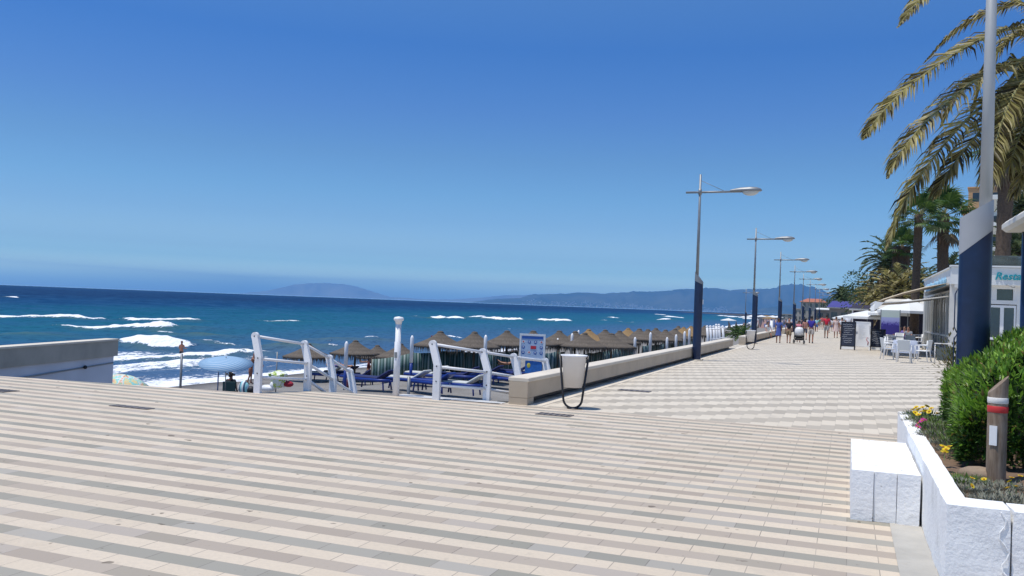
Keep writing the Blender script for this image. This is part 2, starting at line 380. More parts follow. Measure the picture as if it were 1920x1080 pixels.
# greenish swell backs between the breakers
SW = [((0, 633), (90, 632), 3.0, .6), ((325, 619), (372, 620), 3.5, .8), ((352, 649), (400, 650), 4.0, .8), ((330, 627), (420, 633), 3.0, .5), ((560, 640), (720, 643), 3.5, .5), ((440, 655), (620, 655), 2.6, .5)]
sw = []
for a, b, w, h in SW:
    A, B = G(*a, SEA), G(*b, SEA); d = Vector((B.x-A.x, B.y-A.y, 0)); L = d.length; d /= L
    sw.append((A, d, L, w, h, 0, Vector((-d.y, d.x, 0))))
angs = [-100, -85, -70, -60, -54] + [-52 + .14*i for i in range(int(50/.14))] + [0, 4, 10, 20, 40]
rads = []; k = 330.0
while k > .35:
    rads.append(5.2*1650/k); k -= max(.10, min(1.0, k*.012 if k > 12 else k*.03))
rads = [12, 18, 22] + [q for q in rads if q < 7000] + [7500]
vs = []; foam = []; grn = []
for r in rads:
    for a in angs:
        th = R_(a); X, Y = r*math.sin(th), r*math.cos(th)
        fo = 0.0; z = 0.0; g = 0.0
        if r < 1200 and -53 < a < 0:
            s = shore_x(Y) - X
            fade = 1/(1+r/200)
            ph = X*.42 + Y*.11 + 2.2*vnoise(X*.05, Y*.05)
            z += (.16*math.sin(ph) + .10*math.sin(X*.9-Y*.35+3*vnoise(X*.1+9, Y*.1)) + .10*(vnoise(X*.7, Y*.7)-.5))*min(1, max(0, s)/8)
            if s > 14: z += .35*(math.sin(ph*.5)*.5)**3*4*fade
            for (A, d, L, w, h, st, nn) in brk:
                qx, qy = X-A.x, Y-A.y; al = qx*d.x+qy*d.y
                if al < -3 or al > L+3: continue
                wob = (vnoise(al*.35+A.x, A.y*.3)-.5)*w*1.1
                ac = qx*nn.x+qy*nn.y + wob
                e = min(1, max(0, (al+2)/4))*min(1, max(0, (L+2-al)/4))
                ww = w*(.55+.75*vnoise(al*.22+A.y, 3.3))*(.25+.75*math.sin(math.pi*min(1, max(0, al/L)))**.5 if L > 0 else 1)
                if abs(ac) < ww*3:
                    fo = max(fo, st*e*math.exp(-(ac/ww)**4)); z += h*e*math.exp(-(ac/ww)**2)*(.8+.4*vnoise(X*1.5, Y*1.5))
                    g = max(g, e*math.exp(-((ac+ww)/(ww*1.6))**2)*.6)
            for (A, d, L, w, h, st, nn) in sw:
                qx, qy = X-A.x, Y-A.y; al = qx*d.x+qy*d.y
                if al < -4 or al > L+4: continue
                ac = qx*nn.x+qy*nn.y + (vnoise(al*.2+A.x, A.y)-.5)*w
                e = min(1, max(0, (al+4)/8))*min(1, max(0, (L+4-al)/8)); gg = e*math.exp(-(ac/w)**2)
                g = max(g, gg*.9); z += h*gg
            if s < 34:   # surf zone: lacing foam
                band = .5+.5*math.sin(s*.62+2.5*vnoise(Y*.08, 1.5)+.4*math.sin(Y*.05))
                base = (.32+.33*band if s < 24 else .34*(34-s)/10)
                base *= max(.35, min(1, (70-Y)/18))
                if s < 2.0: base = .72
                fo = max(fo, base*(.75+.5*vnoise(X*.3, Y*.12)))
            if s < 0: z -= 0
        vs.append((X, Y, SEA+z)); foam.append(fo); grn.append(g)
n = len(angs); fs = []
for j in range(len(rads)-1):
    for i in range(n-1): fs.append((j*n+i, j*n+i+1, (j+1)*n+i+1, (j+1)*n+i))
t = NT('sea_water'); v = t.geo(); P = t.xyz(v)
S = t.m('SUBTRACT', SHORE, P[0])
lg = t.m('DIVIDE', t.m('LOGARITHM', t.m('MAXIMUM', t.m('ADD', S, 3.0), 1.0), 10.0), 4.0)
wob = t.m('ADD', lg, t.m('MULTIPLY', t.m('SUBTRACT', t.noise(t.vec(t.m('MULTIPLY', P[0], .03), t.m('MULTIPLY', P[1], .006)), 1.0, 3), .5), .10))
c = t.ramp(wob, [(0, (.11, .12, .14)), (.22, (.085, .15, .26)), (.36, (.045, .12, .22)), (.44, (.014, .115, .18)), (.52, (.008, .095, .165)), (.585, (.004, .045, .13)), (.66, (.002, .020, .078)), (1, (.001, .016, .066))])
at = t.n.new('ShaderNodeAttribute'); at.attribute_name = 'foam'; ag = t.n.new('ShaderNodeAttribute'); ag.attribute_name = 'green'
c = t.mix(t.m('MULTIPLY', ag.outputs['Fac'], .75, clamp=True), c, (.10, .155, .10))
n1 = t.noise(t.vec(t.m('MULTIPLY', P[0], .9), t.m('MULTIPLY', P[1], .35)), 1.6, 6, .68); n1b = t.noise(t.vec(t.m('MULTIPLY', P[0], .12), t.m('MULTIPLY', P[1], .05)), 1.3, 5, .7)
# dark/light chop
c = t.mix(t.mr(n1b, .42, .62, 0, .45), c, (.03, .11, .24)); c = t.mix(t.mr(n1, .5, .68, 0, .5), c, (.002, .012, .045))
fo = t.m('GREATER_THAN', t.m('ADD', at.outputs['Fac'], t.m('MULTIPLY', t.m('SUBTRACT', n1, .5), 1.5)), .60)
nf = t.noise(t.vec(t.m('MULTIPLY', P[0], 1.6), t.m('MULTIPLY', P[1], .8)), 2.6, 5, .75)
fs_ = t.mr(t.m('ADD', t.m('ADD', at.outputs['Fac'], t.m('MULTIPLY', t.m('SUBTRACT', nf, .5), 1.0)), t.m('MULTIPLY', t.m('SUBTRACT', n1, .5), 1.3)), .49, .64)
far_ = t.m('MULTIPLY', t.m('GREATER_THAN', t.noise(t.vec(t.m('MULTIPLY', P[0], .05), t.m('MULTIPLY', P[1], .02)), 2.2, 5, .75), .80), 1.0)
c = t.mix(fs_, c, (.86, .88, .92)); c = t.mix(t.m('MULTIPLY', far_, .8), c, (.7, .75, .8))
t.fin(c, .9, 0)
gl = t.n.new('ShaderNodeBsdfGlossy'); gl.inputs['Roughness'].default_value = .22; gl.inputs['Color'].default_value = (.8, .9, 1, 1)
msx = t.n.new('ShaderNodeMixShader'); t.l.new(t.m('MULTIPLY', t.m('SUBTRACT', 1.0, fs_), .055), msx.inputs[0]); t.l.new(t.b.outputs[0], msx.inputs[1]); t.l.new(gl.outputs[0], msx.inputs[2]); t.l.new(msx.outputs[0], t.n['Material Output'].inputs[0])
t.bump(t.m('ADD', n1, t.m('MULTIPLY', n1b, 3.0)), .9, .35); M['sea'] = t.mat
mb = MB(); mb.add(vs, fs, 0, True); sea = mb.build('sea', M['sea']); setp(sea, kind='structure')
for nm, dat in (('foam', foam), ('green', grn)):
    a_ = sea.data.attributes.new(nm, 'FLOAT', 'POINT'); a_.data.foreach_set('value', dat)

# ------------------------------------------------------------------ far mountains across the bay
def ridge(name, pts, dist, seed, mat, depth=3000, sub=8):
    """pts: photo pixels of the skyline; built as a real ridge with flanks at its distance"""
    random.seed(seed); P = []
    for (x0, y0), (x1, y1) in zip(pts[:-1], pts[1:]):
        for k in range(sub):
            u = k/sub; P.append((x0+(x1-x0)*u, y0+(y1-y0)*u + random.uniform(-.5, .5)))
    P.append(pts[-1])
    rows = 14; vs = []; fs = []
    for i, (x, y) in enumerate(P):
        top = D(x, y, dist); base = Vector((top.x, top.y, SEA)); out = (Vector((top.x, top.y, 0))).normalized()
        for j in range(rows):
            u = j/(rows-1)   # 0 front foot, .5 crest, 1 back foot
            w = abs(u-.5)*2; h = (1-w**1.15)*(top.z-SEA)
            gul = (vnoise(i*.33+seed, j*.55)-.5)*(top.z-SEA)*.5*w*(1-w)*2.4 + (vnoise(i*.9+seed, j*1.2)-.5)*(top.z-SEA)*.2*w*(1-w)*2
            q = base + out*(u-.5)*depth*(1+.4*(vnoise(i*.12, seed)-.5)); vs.append((q.x, q.y, SEA + max(-1, h+gul)))
    n = rows
    for i in range(len(P)-1):
        for j in range(n-1): fs.append((i*n+j, (i+1)*n+j, (i+1)*n+j+1, i*n+j+1))
    mb = MB(); mb.add(vs, fs, 0, True); o = mb.build(name, mat); return setp(o, kind='structure')
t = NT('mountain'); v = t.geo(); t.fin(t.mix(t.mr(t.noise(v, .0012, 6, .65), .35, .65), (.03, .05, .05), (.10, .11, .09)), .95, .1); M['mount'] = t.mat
t = NT('rock_haze_tint'); v = t.geo(); t.fin(t.mix(t.mr(t.noise(v, .0012, 6, .65), .35, .65), (.20, .24, .28), (.32, .34, .34)), .95, .1); M['mount_far'] = t.mat  # distance haze partly painted in: paler, bluer colour for the far ridge
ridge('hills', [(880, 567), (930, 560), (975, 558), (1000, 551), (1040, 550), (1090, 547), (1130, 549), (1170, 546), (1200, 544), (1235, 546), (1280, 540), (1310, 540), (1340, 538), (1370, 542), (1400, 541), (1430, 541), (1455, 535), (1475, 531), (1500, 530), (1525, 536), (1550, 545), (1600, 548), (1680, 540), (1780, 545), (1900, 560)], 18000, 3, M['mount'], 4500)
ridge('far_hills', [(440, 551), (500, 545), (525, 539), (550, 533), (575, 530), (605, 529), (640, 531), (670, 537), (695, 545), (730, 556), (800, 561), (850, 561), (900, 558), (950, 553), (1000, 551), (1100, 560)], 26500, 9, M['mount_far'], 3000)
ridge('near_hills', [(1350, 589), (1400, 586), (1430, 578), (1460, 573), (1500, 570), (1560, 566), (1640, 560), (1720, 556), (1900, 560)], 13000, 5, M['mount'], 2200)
# pale towns along the foot of the mountains
random.seed(31); mb = MB()
for i in range(900):
    x = random.choice([random.uniform(1000, 1400), random.gauss(1240, 60), random.gauss(1300, 50)]); d_ = random.uniform(15400, 16600)
    p = D(x, 0, d_); w = random.uniform(9, 32); h = random.choice([9, 12, 18, 30]); z0 = SEA + max(0, d_-15750)*.10
    p = Vector((p.x, p.y, 0)); mb.box((p.x, p.y, max(SEA, z0)+h/2), (w, w, h), rz=random.random())
setp(mb.build('distant_town', simple('town_white', (.6, .57, .52), .8, .1, .01, 0)), 'pale far-off town houses along the foot of the mountains', 'town', kind='stuff')
# ================================================================== WALLS, RAILINGS, LAMPS, BINS
def parapet(y0, y1, label, joints=3):
    w = thing('parapet_wall', label, 'wall', (-5.16, y0, 0), group='low stone walls along the seaward side')
    L = y1-y0; mb = MB(); n = max(1, int(L/2.6)); s = L/n
    for i in range(n): mb.box((0, s*(i+.5), .255), (.34, s-.008, .27), bev=.004)
    mb.box((0, L/2, .255), (.31, L-.04, .24)); mb.build('body', M['wall_stone'], w)
    mb = MB()
    for i in range(n): mb.box((0, s*(i+.5), .425), (.37, s-.006, .07), bev=.01)
    mb.build('capstone', M['cap_stone'], w)
    mb = MB(); mb.box((-.06, L/2, .06), (.12, L-.2, .12)); mb.build('plinth', M['dark_metal'], w)  # near-black colour paints in the shade of the undercut below the wall
    mb = MB(); mb.box((0, .17, .058), (.33, .33, .116)); mb.build('end_foot', M['wall_stone'], w)
    return w
parapet(13.95, 42.3, 'long low pale stone wall running from beside the nearest litter bin to the green palm shrub')
parapet(47.5, 74, 'low pale stone wall beyond the palm shrub, starting behind the second nearest lamp post')
parapet(78, 118, 'distant low stone wall past the strolling family')

# parapet to the left beyond the square
A, B = D(-70, 653, 17.9), D(222, 641.5, 24.0); zt = .29; A.z = B.z = 0
w = thing('parapet_wall', 'brown capped white retaining wall at the left with a round bolt in it', 'wall', (0, 0, 0))
d = (B-A).normalized(); nn = Vector((-d.y, d.x, 0)); A2 = A - d*6
def slab(mb, a, b, off0, off1, z0, z1):
    pts = [a+nn*off0, b+nn*off0, b+nn*off1, a+nn*off1]; mb.prism([(p.x, p.y) for p in pts], z0, z1)
mb = MB(); slab(mb, A2, B, 0, .34, zt-.42, zt-.002); mb.build('capstone', simple('cap_brown', (.42, .38, .32), .85, .15, 1.6, .25, 50, dirt=(.30, .27, .24)), w)
mb = MB(); slab(mb, A2, B+d*.02, -.02, .36, zt, zt+.045); mb.build('coping', M['cap_stone'], w)
mb = MB(); slab(mb, A2, B-d*.12, .05, .30, -4.2, zt-.422); mb.build('body', M['render_white'], w)
mb = MB(); q = D(160, 687, 22.4); mb.ball((q.x, q.y, zt-.62), .05); mb.build('bolt', M['dark_metal'], w)
mb = MB(); 
mb.tube([(A2+nn*-.02)+Vector((0, 0, zt-.86)), (B-d*.15+nn*.04)+Vector((0, 0, zt-.60))], .018, 6); mb.build('cable', M['galv'], w)

# seaward white bent post railings
def rail_post(mb, p, ztop, zbase, lean):
    """flat section post: plumb lower leg and a head bent towards `lean`"""
    h = ztop - zbase; w = .075
    pts = [p+Vector((0, 0, zbase)), p+Vector((0, 0, zbase+h*.62)), p+lean*.13+Vector((0, 0, ztop-.03))]
    prev = None
    for (pa, pb_) in ((pts[0], pts[1]), (pts[1], pts[2])):
        dd = (pb_-pa).normalized(); side = Vector((0, 1, 0)).cross(dd).normalized(); vs = []
        for q in (pa, pb_):
            for a, b in ((-.064, -.032), (.064, -.032), (.064, .032), (-.064, .032)): vs.append(q+Vector((1, 0, 0))*a+Vector((0, 1, 0))*b)
        mb.add(vs, [(3, 2, 1, 0), (4, 5, 6, 7), (0, 1, 5, 4), (1, 2, 6, 5), (2, 3, 7, 6), (3, 0, 4, 7)])
    e = pts[-1]; mb.tube([e+Vector((0, -.031, 0)), e+Vector((0, .031, 0))], .068, 16)
def railing(label, P, ztops, zbases, lean, panel=None):
    r = thing('railing', label, 'railing', (0, 0, 0), group='white bent post railings at the edge of the square')
    heads = []
    for p, zt_, zb in zip(P, ztops, zbases):
        mb = MB(); rail_post(mb, p, zt_, zb, lean); o = mb.build('post', M['white_paint'], r)
        for q in (p + lean*.13 + Vector((0, -.034, zt_-.03)), p + Vector((.0, -.034, zb+(zt_-zb)*.60)), p + Vector((.0, -.034, zb+(zt_-zb)*.34))): b = MB(); b.ball(tuple(q), (.013, .006, .013), 8, 5); b.build('bolt', M['dark_metal'], o)
    for fr, off in ((1.0, .13), (.62, 0), (.30, 0)):
        for i in range(len(P)-1):
            a = P[i]+lean*off+Vector((0, 0, zbases[i]+(ztops[i]-zbases[i])*fr-.03)); b = P[i+1]+lean*off+Vector((0, 0, zbases[i+1]+(ztops[i+1]-zbases[i+1])*fr-.03))
            mb = MB(); mb.tube([a, b], .026, 8); mb.build('rail', M['white_paint'], r)
    return r
lean = Vector((-.75, .25, 0)).normalized()
railing('white railing of four bent posts down the beach stairs, left of the capped post',
        [Vector((-9.44, 12.62, 0)), Vector((-9.01, 13.47, 0)), Vector((-8.89, 14.12, 0)), Vector((-8.89, 14.87, 0))], [1.0, .86, .58, .28], [0, -.04, -.45, -.8], lean)
railing('white railing of bent posts by the ramp, between capped post and stone wall',
        [Vector((-6.56, 13.70, 0)), Vector((-5.86, 14.27, 0)), Vector((-5.56, 15.02, 0)), Vector((-5.52, 16.72, 0))], [.98, .86, .76, .6], [-.02, -.05, -.2, -.4], lean)
# stairs down to the beach
mb = MB()
for i in range(12): mb.box((-7.6, 14.1+i*.32, -.1-i*.18-1), (3.0, .34, 2.0))
setp(mb.build('stairs', M['concrete']), kind='structure')

# round capped white post
q = G(742, 742); r = thing('bollard_post', 'tall white post with a round flat cap standing between the two railings', 'post', (q.x, q.y, 0))
mb = MB(); mb.lathe([(.058, 0), (.058, .95), (.050, .955), (.05, 1.28)], 20); mb.build('post', M['white_paint'], r)
mb = MB(); mb.lathe([(.05, 1.26), (.062, 1.31), (.088, 1.335), (.09, 1.36), (.075, 1.385), (.0, 1.40)], 20); mb.build('cap', M['white_paint'], r)
mb = MB(); mb.box((0, -.06, .72), (.05, .012, .1)); mb.build('plate', M['galv'], r)

# ---- promenade lamps
lamp_root = None
def make_lamp():
    r = thing('street_lamp', 'x', 'street lamp', (0, 0, 0), group='blue and grey street lamps along the sea wall')
    # oval blue sleeve with slanting top, silver collar above it
    def sleeve(z0, f1, mat, name, a=.145, b=.10, ins=0, zb=None):
        n = 28; vs = []; fs = []
        for k in range(n):
            th = 2*math.pi*k/n; x, y = (a-ins)*math.cos(th), (b-ins)*math.sin(th)
            vs.append((x, y, z0 if zb is None else zb(x))); 
        for k in range(n):
            th = 2*math.pi*k/n; x, y = (a-ins)*math.cos(th), (b-ins)*math.sin(th); vs.append((x, y, f1(x)))
        fs = [tuple(range(n-1, -1, -1)), tuple(range(n, 2*n))]
        mb = MB(); mb.add(vs, fs, 0, False); mb.add(vs, [(k, (k+1) % n, n+(k+1) % n, n+k) for k in range(n)], 0, True)
        return mb.build(name, mat, r)
    sleeve(.02, lambda x: 2.66-x*.45, M['lamp_blue'], 'sleeve')
    sleeve(0, lambda x: 2.86-x*1.2, M['galv'], 'collar', .147, .102, 0, lambda x: 2.662-x*.45)
    mb = MB(); mb.tube([(-.07, 0, 2.6), (-.07, 0, 4.4), (-.07, 0, 6.4)], [.055, .048, .036], 12); mb.build('pole', M['galv'], r)
    mb = MB(); mb.tube([(-.55, 0, 5.78), (1.35, 0, 5.80)], .038, 8); mb.tube([(-.07, 0, 5.70), (-.07, 0, 5.90)], .06, 10); mb.build('arm', M['galv'], r)
    mb = MB(); mb.tube([(-.07, 0, 6.2), (.75, 0, 5.82)], .008, 6); mb.build('stay', M['galv'], r)
    h = MB(); n = 16
    prof = [(.95, .04, .035), (1.1, .07, .07), (1.3, .11, .11), (1.6, .17, .13), (1.82, .16, .115), (1.95, .09, .07), (2.0, .01, .01)]
    pts = []
    for x, w, hh in prof: pts.append([(x, w*math.cos(2*math.pi*k/n), 5.83+max(-.03, hh*math.sin(2*math.pi*k/n))) for k in range(n)])
    vs = [p for rr in pts for p in rr]; fs = [(i*n+k, i*n+(k+1) % n, (i+1)*n+(k+1) % n, (i+1)*n+k) for i in range(len(prof)-1) for k in range(n)]
    h.add(vs, fs, 0, True); hd = h.build('lamp_head', M['galv'], r)
    b = MB(); b.ball((1.62, 0, 5.80), (.28, .14, .15), 14, 8); b.build('lens', M['lens'], hd)
    mb = MB(); mb.box((0, 0, .012), (.42, .32, .024), bev=.006); mb.build('base_plate', M['concrete'], r)
    return r
names = ['nearest blue and grey street lamp on the seaward side, rising from the low stone wall', 'second nearest seaward street lamp, beside the far litter bin', 'third seaward street lamp, just behind the woman in the blue dress',
         'fourth seaward street lamp, rising behind the family group', 'fifth seaward street lamp, rising behind the man in the violet shirt', 'sixth seaward street lamp, in front of the red roofed house', 'seventh seaward street lamp, far off before the red roofed house',
         'eighth seaward street lamp, tiny and far off', 'ninth seaward street lamp, tiny and farther off']
lamp0 = make_lamp()
for i, nm in enumerate(names):
    Y = [30.6, 50.3, 69.5, 88.5, 106, 125, 146, 168, 190][i]; X = -4.83
    if i == 0: lamp0.location = (X, Y, .008); lamp0['label'] = nm
    else: dup(lamp0, (X+.0*i, Y, .008), 0, nm)
mb = MB(); mb.box((.16, 0, 2.0), (.012, .07, .16)); mb.build('notice', M['white_plastic'], lamp0)
l = dup(lamp0, (-13.5, 128, -.7), 0, 'shorter distant street lamp standing on the beach side behind the third lamp', scale=.9)
for ch in list(l.children):
    if ch.name.startswith('notice'): bpy.data.objects.remove(ch)

# ---- the big lamp column by the hedge (wider sleeve, pole to the right)
big = D(1823, 690, 9.6)
r = thing('street_lamp', 'large blue lamp column with slanting silver collar rising behind the hedge at right', 'street lamp', (big.x, big.y, 0))
def big_sleeve(zb, zt_, mat, name, a, b):
    n = 48; vs = []
    for f_ in (zb, zt_):
        for k in range(n):
            th = 2*math.pi*k/n; x, y = a*math.cos(th), b*math.sin(th); vs.append((x, y, f_(x)))
    mb = MB(); mb.add(vs, [tuple(range(n-1, -1, -1)), tuple(range(n, 2*n))], 0, False); mb.add(vs, [(k, (k+1) % n, n+(k+1) % n, n+k) for k in range(n)], 0, True)
    return mb.build(name, mat, r)
big_sleeve(lambda x: .02, lambda x: 2.56+x*.85, M['lamp_blue'], 'sleeve', .163, .115)
big_sleeve(lambda x: 2.562+x*.85, lambda x: 2.93+x*.62, simple('collar_silver', (.42, .42, .43), .5, .05, 4, 0, metal=.2), 'collar', .165, .117)
mb = MB(); mb.tube([(.085, 0, 2.7), (.085, 0, 4.5), (.085, 0, 6.6)], [.066, .058, .046], 20); mb.build('pole', simple('pole_grey', (.42, .43, .43), .5, .05, 2, 0, metal=.15), r)
mb = MB(); mb.tube([(.6, 0, 5.78), (-1.35, 0, 5.80)], .03, 8); mb.build('arm', M['galv'], r)
mb = MB(); mb.ball((-1.55, 0, 5.82), (.36, .15, .09), 16, 8); mb.build('lamp_head', M['galv'], r)
mb = MB()
for zz in (1.55, 2.05): mb.tube([(-.165, -.02, zz), (-.19, -.02, zz-.06), (-.19, -.02, zz-.42), (-.165, -.02, zz-.48)], .006, 6)
mb.build('cable', M['lamp_blue'], r)
mb = MB(); mb.box((-.168, -.02, 1.13), (.012, .04, .09)); mb.build('sticker', M['white_plastic'], r)

# ---- blue column and white canopy at the right edge
q = D(1921, 640, 10.3)
r = thing('canopy', 'flat white rounded edged canopy on a blue column at the right edge', 'canopy', (q.x, q.y, 0))
mb = MB(); mb.tube([(.02, 0, 0), (.02, 0, 2.95)], .075, 20); mb.build('column', M['lamp_blue'], r)
mb = MB(); mb.box((1.68+1.2-q.x, 10.2-q.y, 2.835), (2.4, 3.4, .13), bev=.04); mb.build('slab', M['beige_white'], r)

# ---- litter bins
def make_bin():
    r = thing('litter_bin', 'x', 'litter bin', (0, 0, 0), group='white conical litter bins on bent tube stands')
    mb = MB(); mb.lathe([(.145, .36), (.15, .35), (.205, .86), (.225, .865), (.225, .885), (.20, .885), (.19, .85), (.14, .38), (0, .38)], 28); mb.build('bucket', simple('bin_grey', (.82, .82, .84), .45, .04, 3, 0), r)
    pts = [(-.245, 0, .88)]
    for k in range(0, 13):
        th = math.pi+math.pi*k/12; pts.append((.16*math.cos(th)*(1.0), 0, .16+.16*math.sin(th)*.98))
    pts[1] = (-.165, 0, .2)
    pts.append((.245, 0, .88))
    mb = MB(); mb.tube(pts, .019, 10); mb.build('stand', M['dark_metal'], r)
    mb = MB(); mb.tube([(-.25, 0, .84), (.25, 0, .84)], .012, 6); mb.build('hinge_bar', M['dark_metal'], r)
    mb = MB(); mb.lathe([(.13, 0), (.13, .008), (0, .012)], 20, c=(.04, 0, 0)); mb.build('foot_plate', M['dark_metal'], r)
    return r
q = G(1073, 766); b0 = make_bin(); b0.location = (q.x, q.y, .004); b0['label'] = 'nearest litter bin, large white bucket on a dark looped stand before the stone wall'
b0.rotation_euler = (0, 0, R_(4))
q = G(1407, 655); b1 = dup(b0, (q.x, q.y, .004), R_(10), 'far litter bin, small and pale, beside the second street lamp')

# ---- drain covers
for (x, y, w, h) in ((1040, 778, .55, .28), (1190, 733, .65, .3), (247, 764, .7, .16), (2, 733, .45, .3)):
    q = G(x, y); mb = MB(); mb.box((0, 0, 0), (w, h, .008))
    for k in range(6): mb.box((-w/2+w*(k+.5)/6, 0, .005), (.02, h*.8, .004), 1)
    lab = {1040: 'rectangular metal drain cover near the end of the stone wall', 1190: 'narrow metal cover in the paving beside the stone wall, beyond the litter bin', 247: 'narrow dark slot cover in the paving at left', 2: 'dark drain cover at the left edge of the square'}[x]
    o = mb.build('drain_cover', [simple('cover_metal', (.16, .14, .13), .6, .2, 9, .2), M['dark_metal']], loc=(q.x, q.y, .006)); setp(o, lab, 'drain cover', 'drain covers in the paving')

# ================================================================== PLANTER, BENCH, HEDGE
PX, PY0, PY1, PH = .55, 6.15, 11.97, .55
t = NT('whitewash'); v = t.co(); n1 = t.noise(v, 3.5, 5, .6); n2 = t.noise(v, 28, 4, .6)
c = t.mix(t.mr(n1, .35, .7), (.85, .85, .85), (.91, .91, .90)); c = t.mix(t.mr(t.noise(v, 1.7, 7, .75), .56, .66, 0, .45), c, (.52, .51, .50)); c = t.mix(t.mr(t.noise(v, 9, 5, .7), .66, .70, 0, .7), c, (.40, .38, .35))
t.fin(c, .8, .3); t.bump(t.m('ADD', t.m('MULTIPLY', n1, 3.0), n2), .25, .02); M['whitewash'] = t.mat
def rough_box(mb, c, d, div=.12, amp=.008, seed=1):
    """box with chipped wavering faces; shared edges stay joined"""
    x0, y0, z0 = c[0]-d[0]/2, c[1]-d[1]/2, c[2]-d[2]/2; N = [max(1, int(round(q/div))) for q in d]; idx = {}; vs = []; fs = []; side = [0]
    def V(i, j, k, fc=0):
        key = (i, j, k, side[0])
        if key in idx: return idx[key]
        p = Vector((x0+d[0]*i/N[0], y0+d[1]*j/N[1], z0+d[2]*k/N[2]))
        ext = (i in (0, N[0])) + (j in (0, N[1])) + (k in (0, N[2])); a = amp*(1.5 if ext >= 2 else 1)
        q = Vector((vnoise(p.x*6+seed, p.y*6+p.z*5)-.5, vnoise(p.y*6+seed+9, p.x*5+p.z*6)-.5, vnoise(p.z*6+seed+5, p.y*6+p.x*4)-.5))*2*a
        if ext >= 2:
            if i in (0, N[0]): q.x -= (.5 if i else -.5)*amp*1.6
            if j in (0, N[1]): q.y -= (.5 if j else -.5)*amp*1.6
            if k in (0, N[2]): q.z -= (.5 if k else -.5)*amp*1.6
        vs.append(p+q); idx[key] = len(vs)-1; return idx[key]
    for k in (0, N[2]):
        side[0] += 1
        for i in range(N[0]):
            for j in range(N[1]):
                f_ = [V(i, j, k), V(i+1, j, k), V(i+1, j+1, k), V(i, j+1, k)]; fs.append(tuple(f_ if k else f_[::-1]))
    for j in (0, N[1]):
        side[0] += 1
        for i in range(N[0]):
            for k in range(N[2]):
                f_ = [V(i, j, k), V(i+1, j, k), V(i+1, j, k+1), V(i, j, k+1)]; fs.append(tuple(f_[::-1] if j else f_))
    for i in (0, N[0]):
        side[0] += 1
        for j in range(N[1]):
            for k in range(N[2]):
                f_ = [V(i, j, k), V(i, j+1, k), V(i, j+1, k+1), V(i, j, k+1)]; fs.append(tuple(f_ if i else f_[::-1]))
    mb.add(vs, fs, 0, True); return mb
pl = thing('planter', 'whitewashed masonry planter with peeling cracked paint holding the hedge', 'planter', (PX+.06, PY0+.02, 0))
mb = MB(); rough_box(mb, (.07, 2.91, PH/2-.003), (.14, 5.82, PH), .09, .003, 1); mb.build('side_wall', M['whitewash'], pl)
mb = MB(); rough_box(mb, (.18, .15, PH/2), (.36, .30, PH), .05, .005, 4); mb.build('front_wall', M['whitewash'], pl)
mb = MB(); rough_box(mb, (1.485, .162, PH/2-.004), (2.23, .31, PH), .05, .005, 7); mb.build('front_wall', M['whitewash'], pl)
# the cracked render seam beside the joint
mb = MB(); pts = []
for k in range(14): pts.append((.335+.05*math.sin(k*1.3)*.5+.02*k/13-.03*(1-k/13), -.006+random.uniform(-.004, .004), .53-k*.04))
mb.tube(pts, [.003+.005*random.random() for _ in pts], 5)
pts = [(.16, -.004, .30), (.22, -.006, .285), (.27, -.004, .30), (.31, -.003, .31)]; pts = [(.15, -.004, .16), (.2, -.006, .15), (.25, -.004, .17)]; mb.build('crack_ridge', M['whitewash'], pl)
mb = MB(); rough_box(mb, (1.37, 5.75, PH/2-.002), (2.46, .14, PH), .12, .006, 3); mb.build('back_wall', M['whitewash'], pl)
mb = MB(); n = 26
vs = [(.12+2.5*i/n, .25+5.5*j/n, .44+.05*vnoise(i*.8, j*.8)+.03*random.random()) for j in range(n+1) for i in range(n+1)]
mb.add(vs, [(j*(n+1)+i, j*(n+1)+i+1, (j+1)*(n+1)+i+1, (j+1)*(n+1)+i) for j in range(n) for i in range(n)], 0, True)
mb.build('soil', simple('soil', (.17, .11, .07), .95, .3, 6, .8, 20), pl)
be = thing('bench', 'whitewashed bench of three thick beams against the planter wall', 'bench', (.06, 7.97, 0))
for k in range(3):
    mb = MB(); rough_box(mb, (.092+k*.178, 1.0, .21), (.174, 2.0-(.02 if k == 1 else 0), .42-(.004 if k == 1 else 0)), .05, .0018, 11+k); mb.build('beam', M['whitewash'], be)
mb = MB(); mb.box((.27, 1.0, .2085), (.50, 1.93, .405)); mb.build('core', M['whitewash'], be)

# stones in the bed
mb = MB()
q = G(1790, 884, .5)
mb.ball((0, 0, 0), (.16, .09, .07), 9, 6); o = mb.build('stone', simple('stone', (.3, .22, .15), .9, .2, 6, .5), loc=(.99, 7.77, .5)); setp(o, 'flat brown stone lying on the soil at the foot of the hedge', 'stone')

# wooden way post
pw = thing('marker_post', 'weathered round wooden post with slanting top and white and red painted bands', 'post', (1.10, 7.72, .42))
t = NT('weathered_wood'); v = t.co(scale=(1, 1, .12)); n1 = t.noise(v, 40, 5, .6)
c = t.mix(t.mr(n1, .3, .7), (.16, .11, .075), (.34, .26, .19)); c = t.mix(t.mr(t.noise(t.co(), 5, 3), .5, .7, 0, .5), c, (.36, .32, .28)); t.fin(c, .85, .2); t.bump(n1, .5, .01)
wood = t.mat; n = 24; r0 = .070; vs = []
for zz in (-.05, .3, .6): vs += [(r0*math.cos(2*math.pi*k/n), r0*math.sin(2*math.pi*k/n), zz) for k in range(n)]
vs += [(r0*math.cos(2*math.pi*k/n), r0*math.sin(2*math.pi*k/n), .80+.07*math.cos(2*math.pi*k/n)) for k in range(n)]
mb = MB(); mb.add(vs, [(i*n+k, i*n+(k+1) % n, (i+1)*n+(k+1) % n, (i+1)*n+k) for i in range(3) for k in range(n)], 0, True); mb.add(vs, [tuple(range(3*n, 4*n))], 0); mb.build('post', wood, pw)
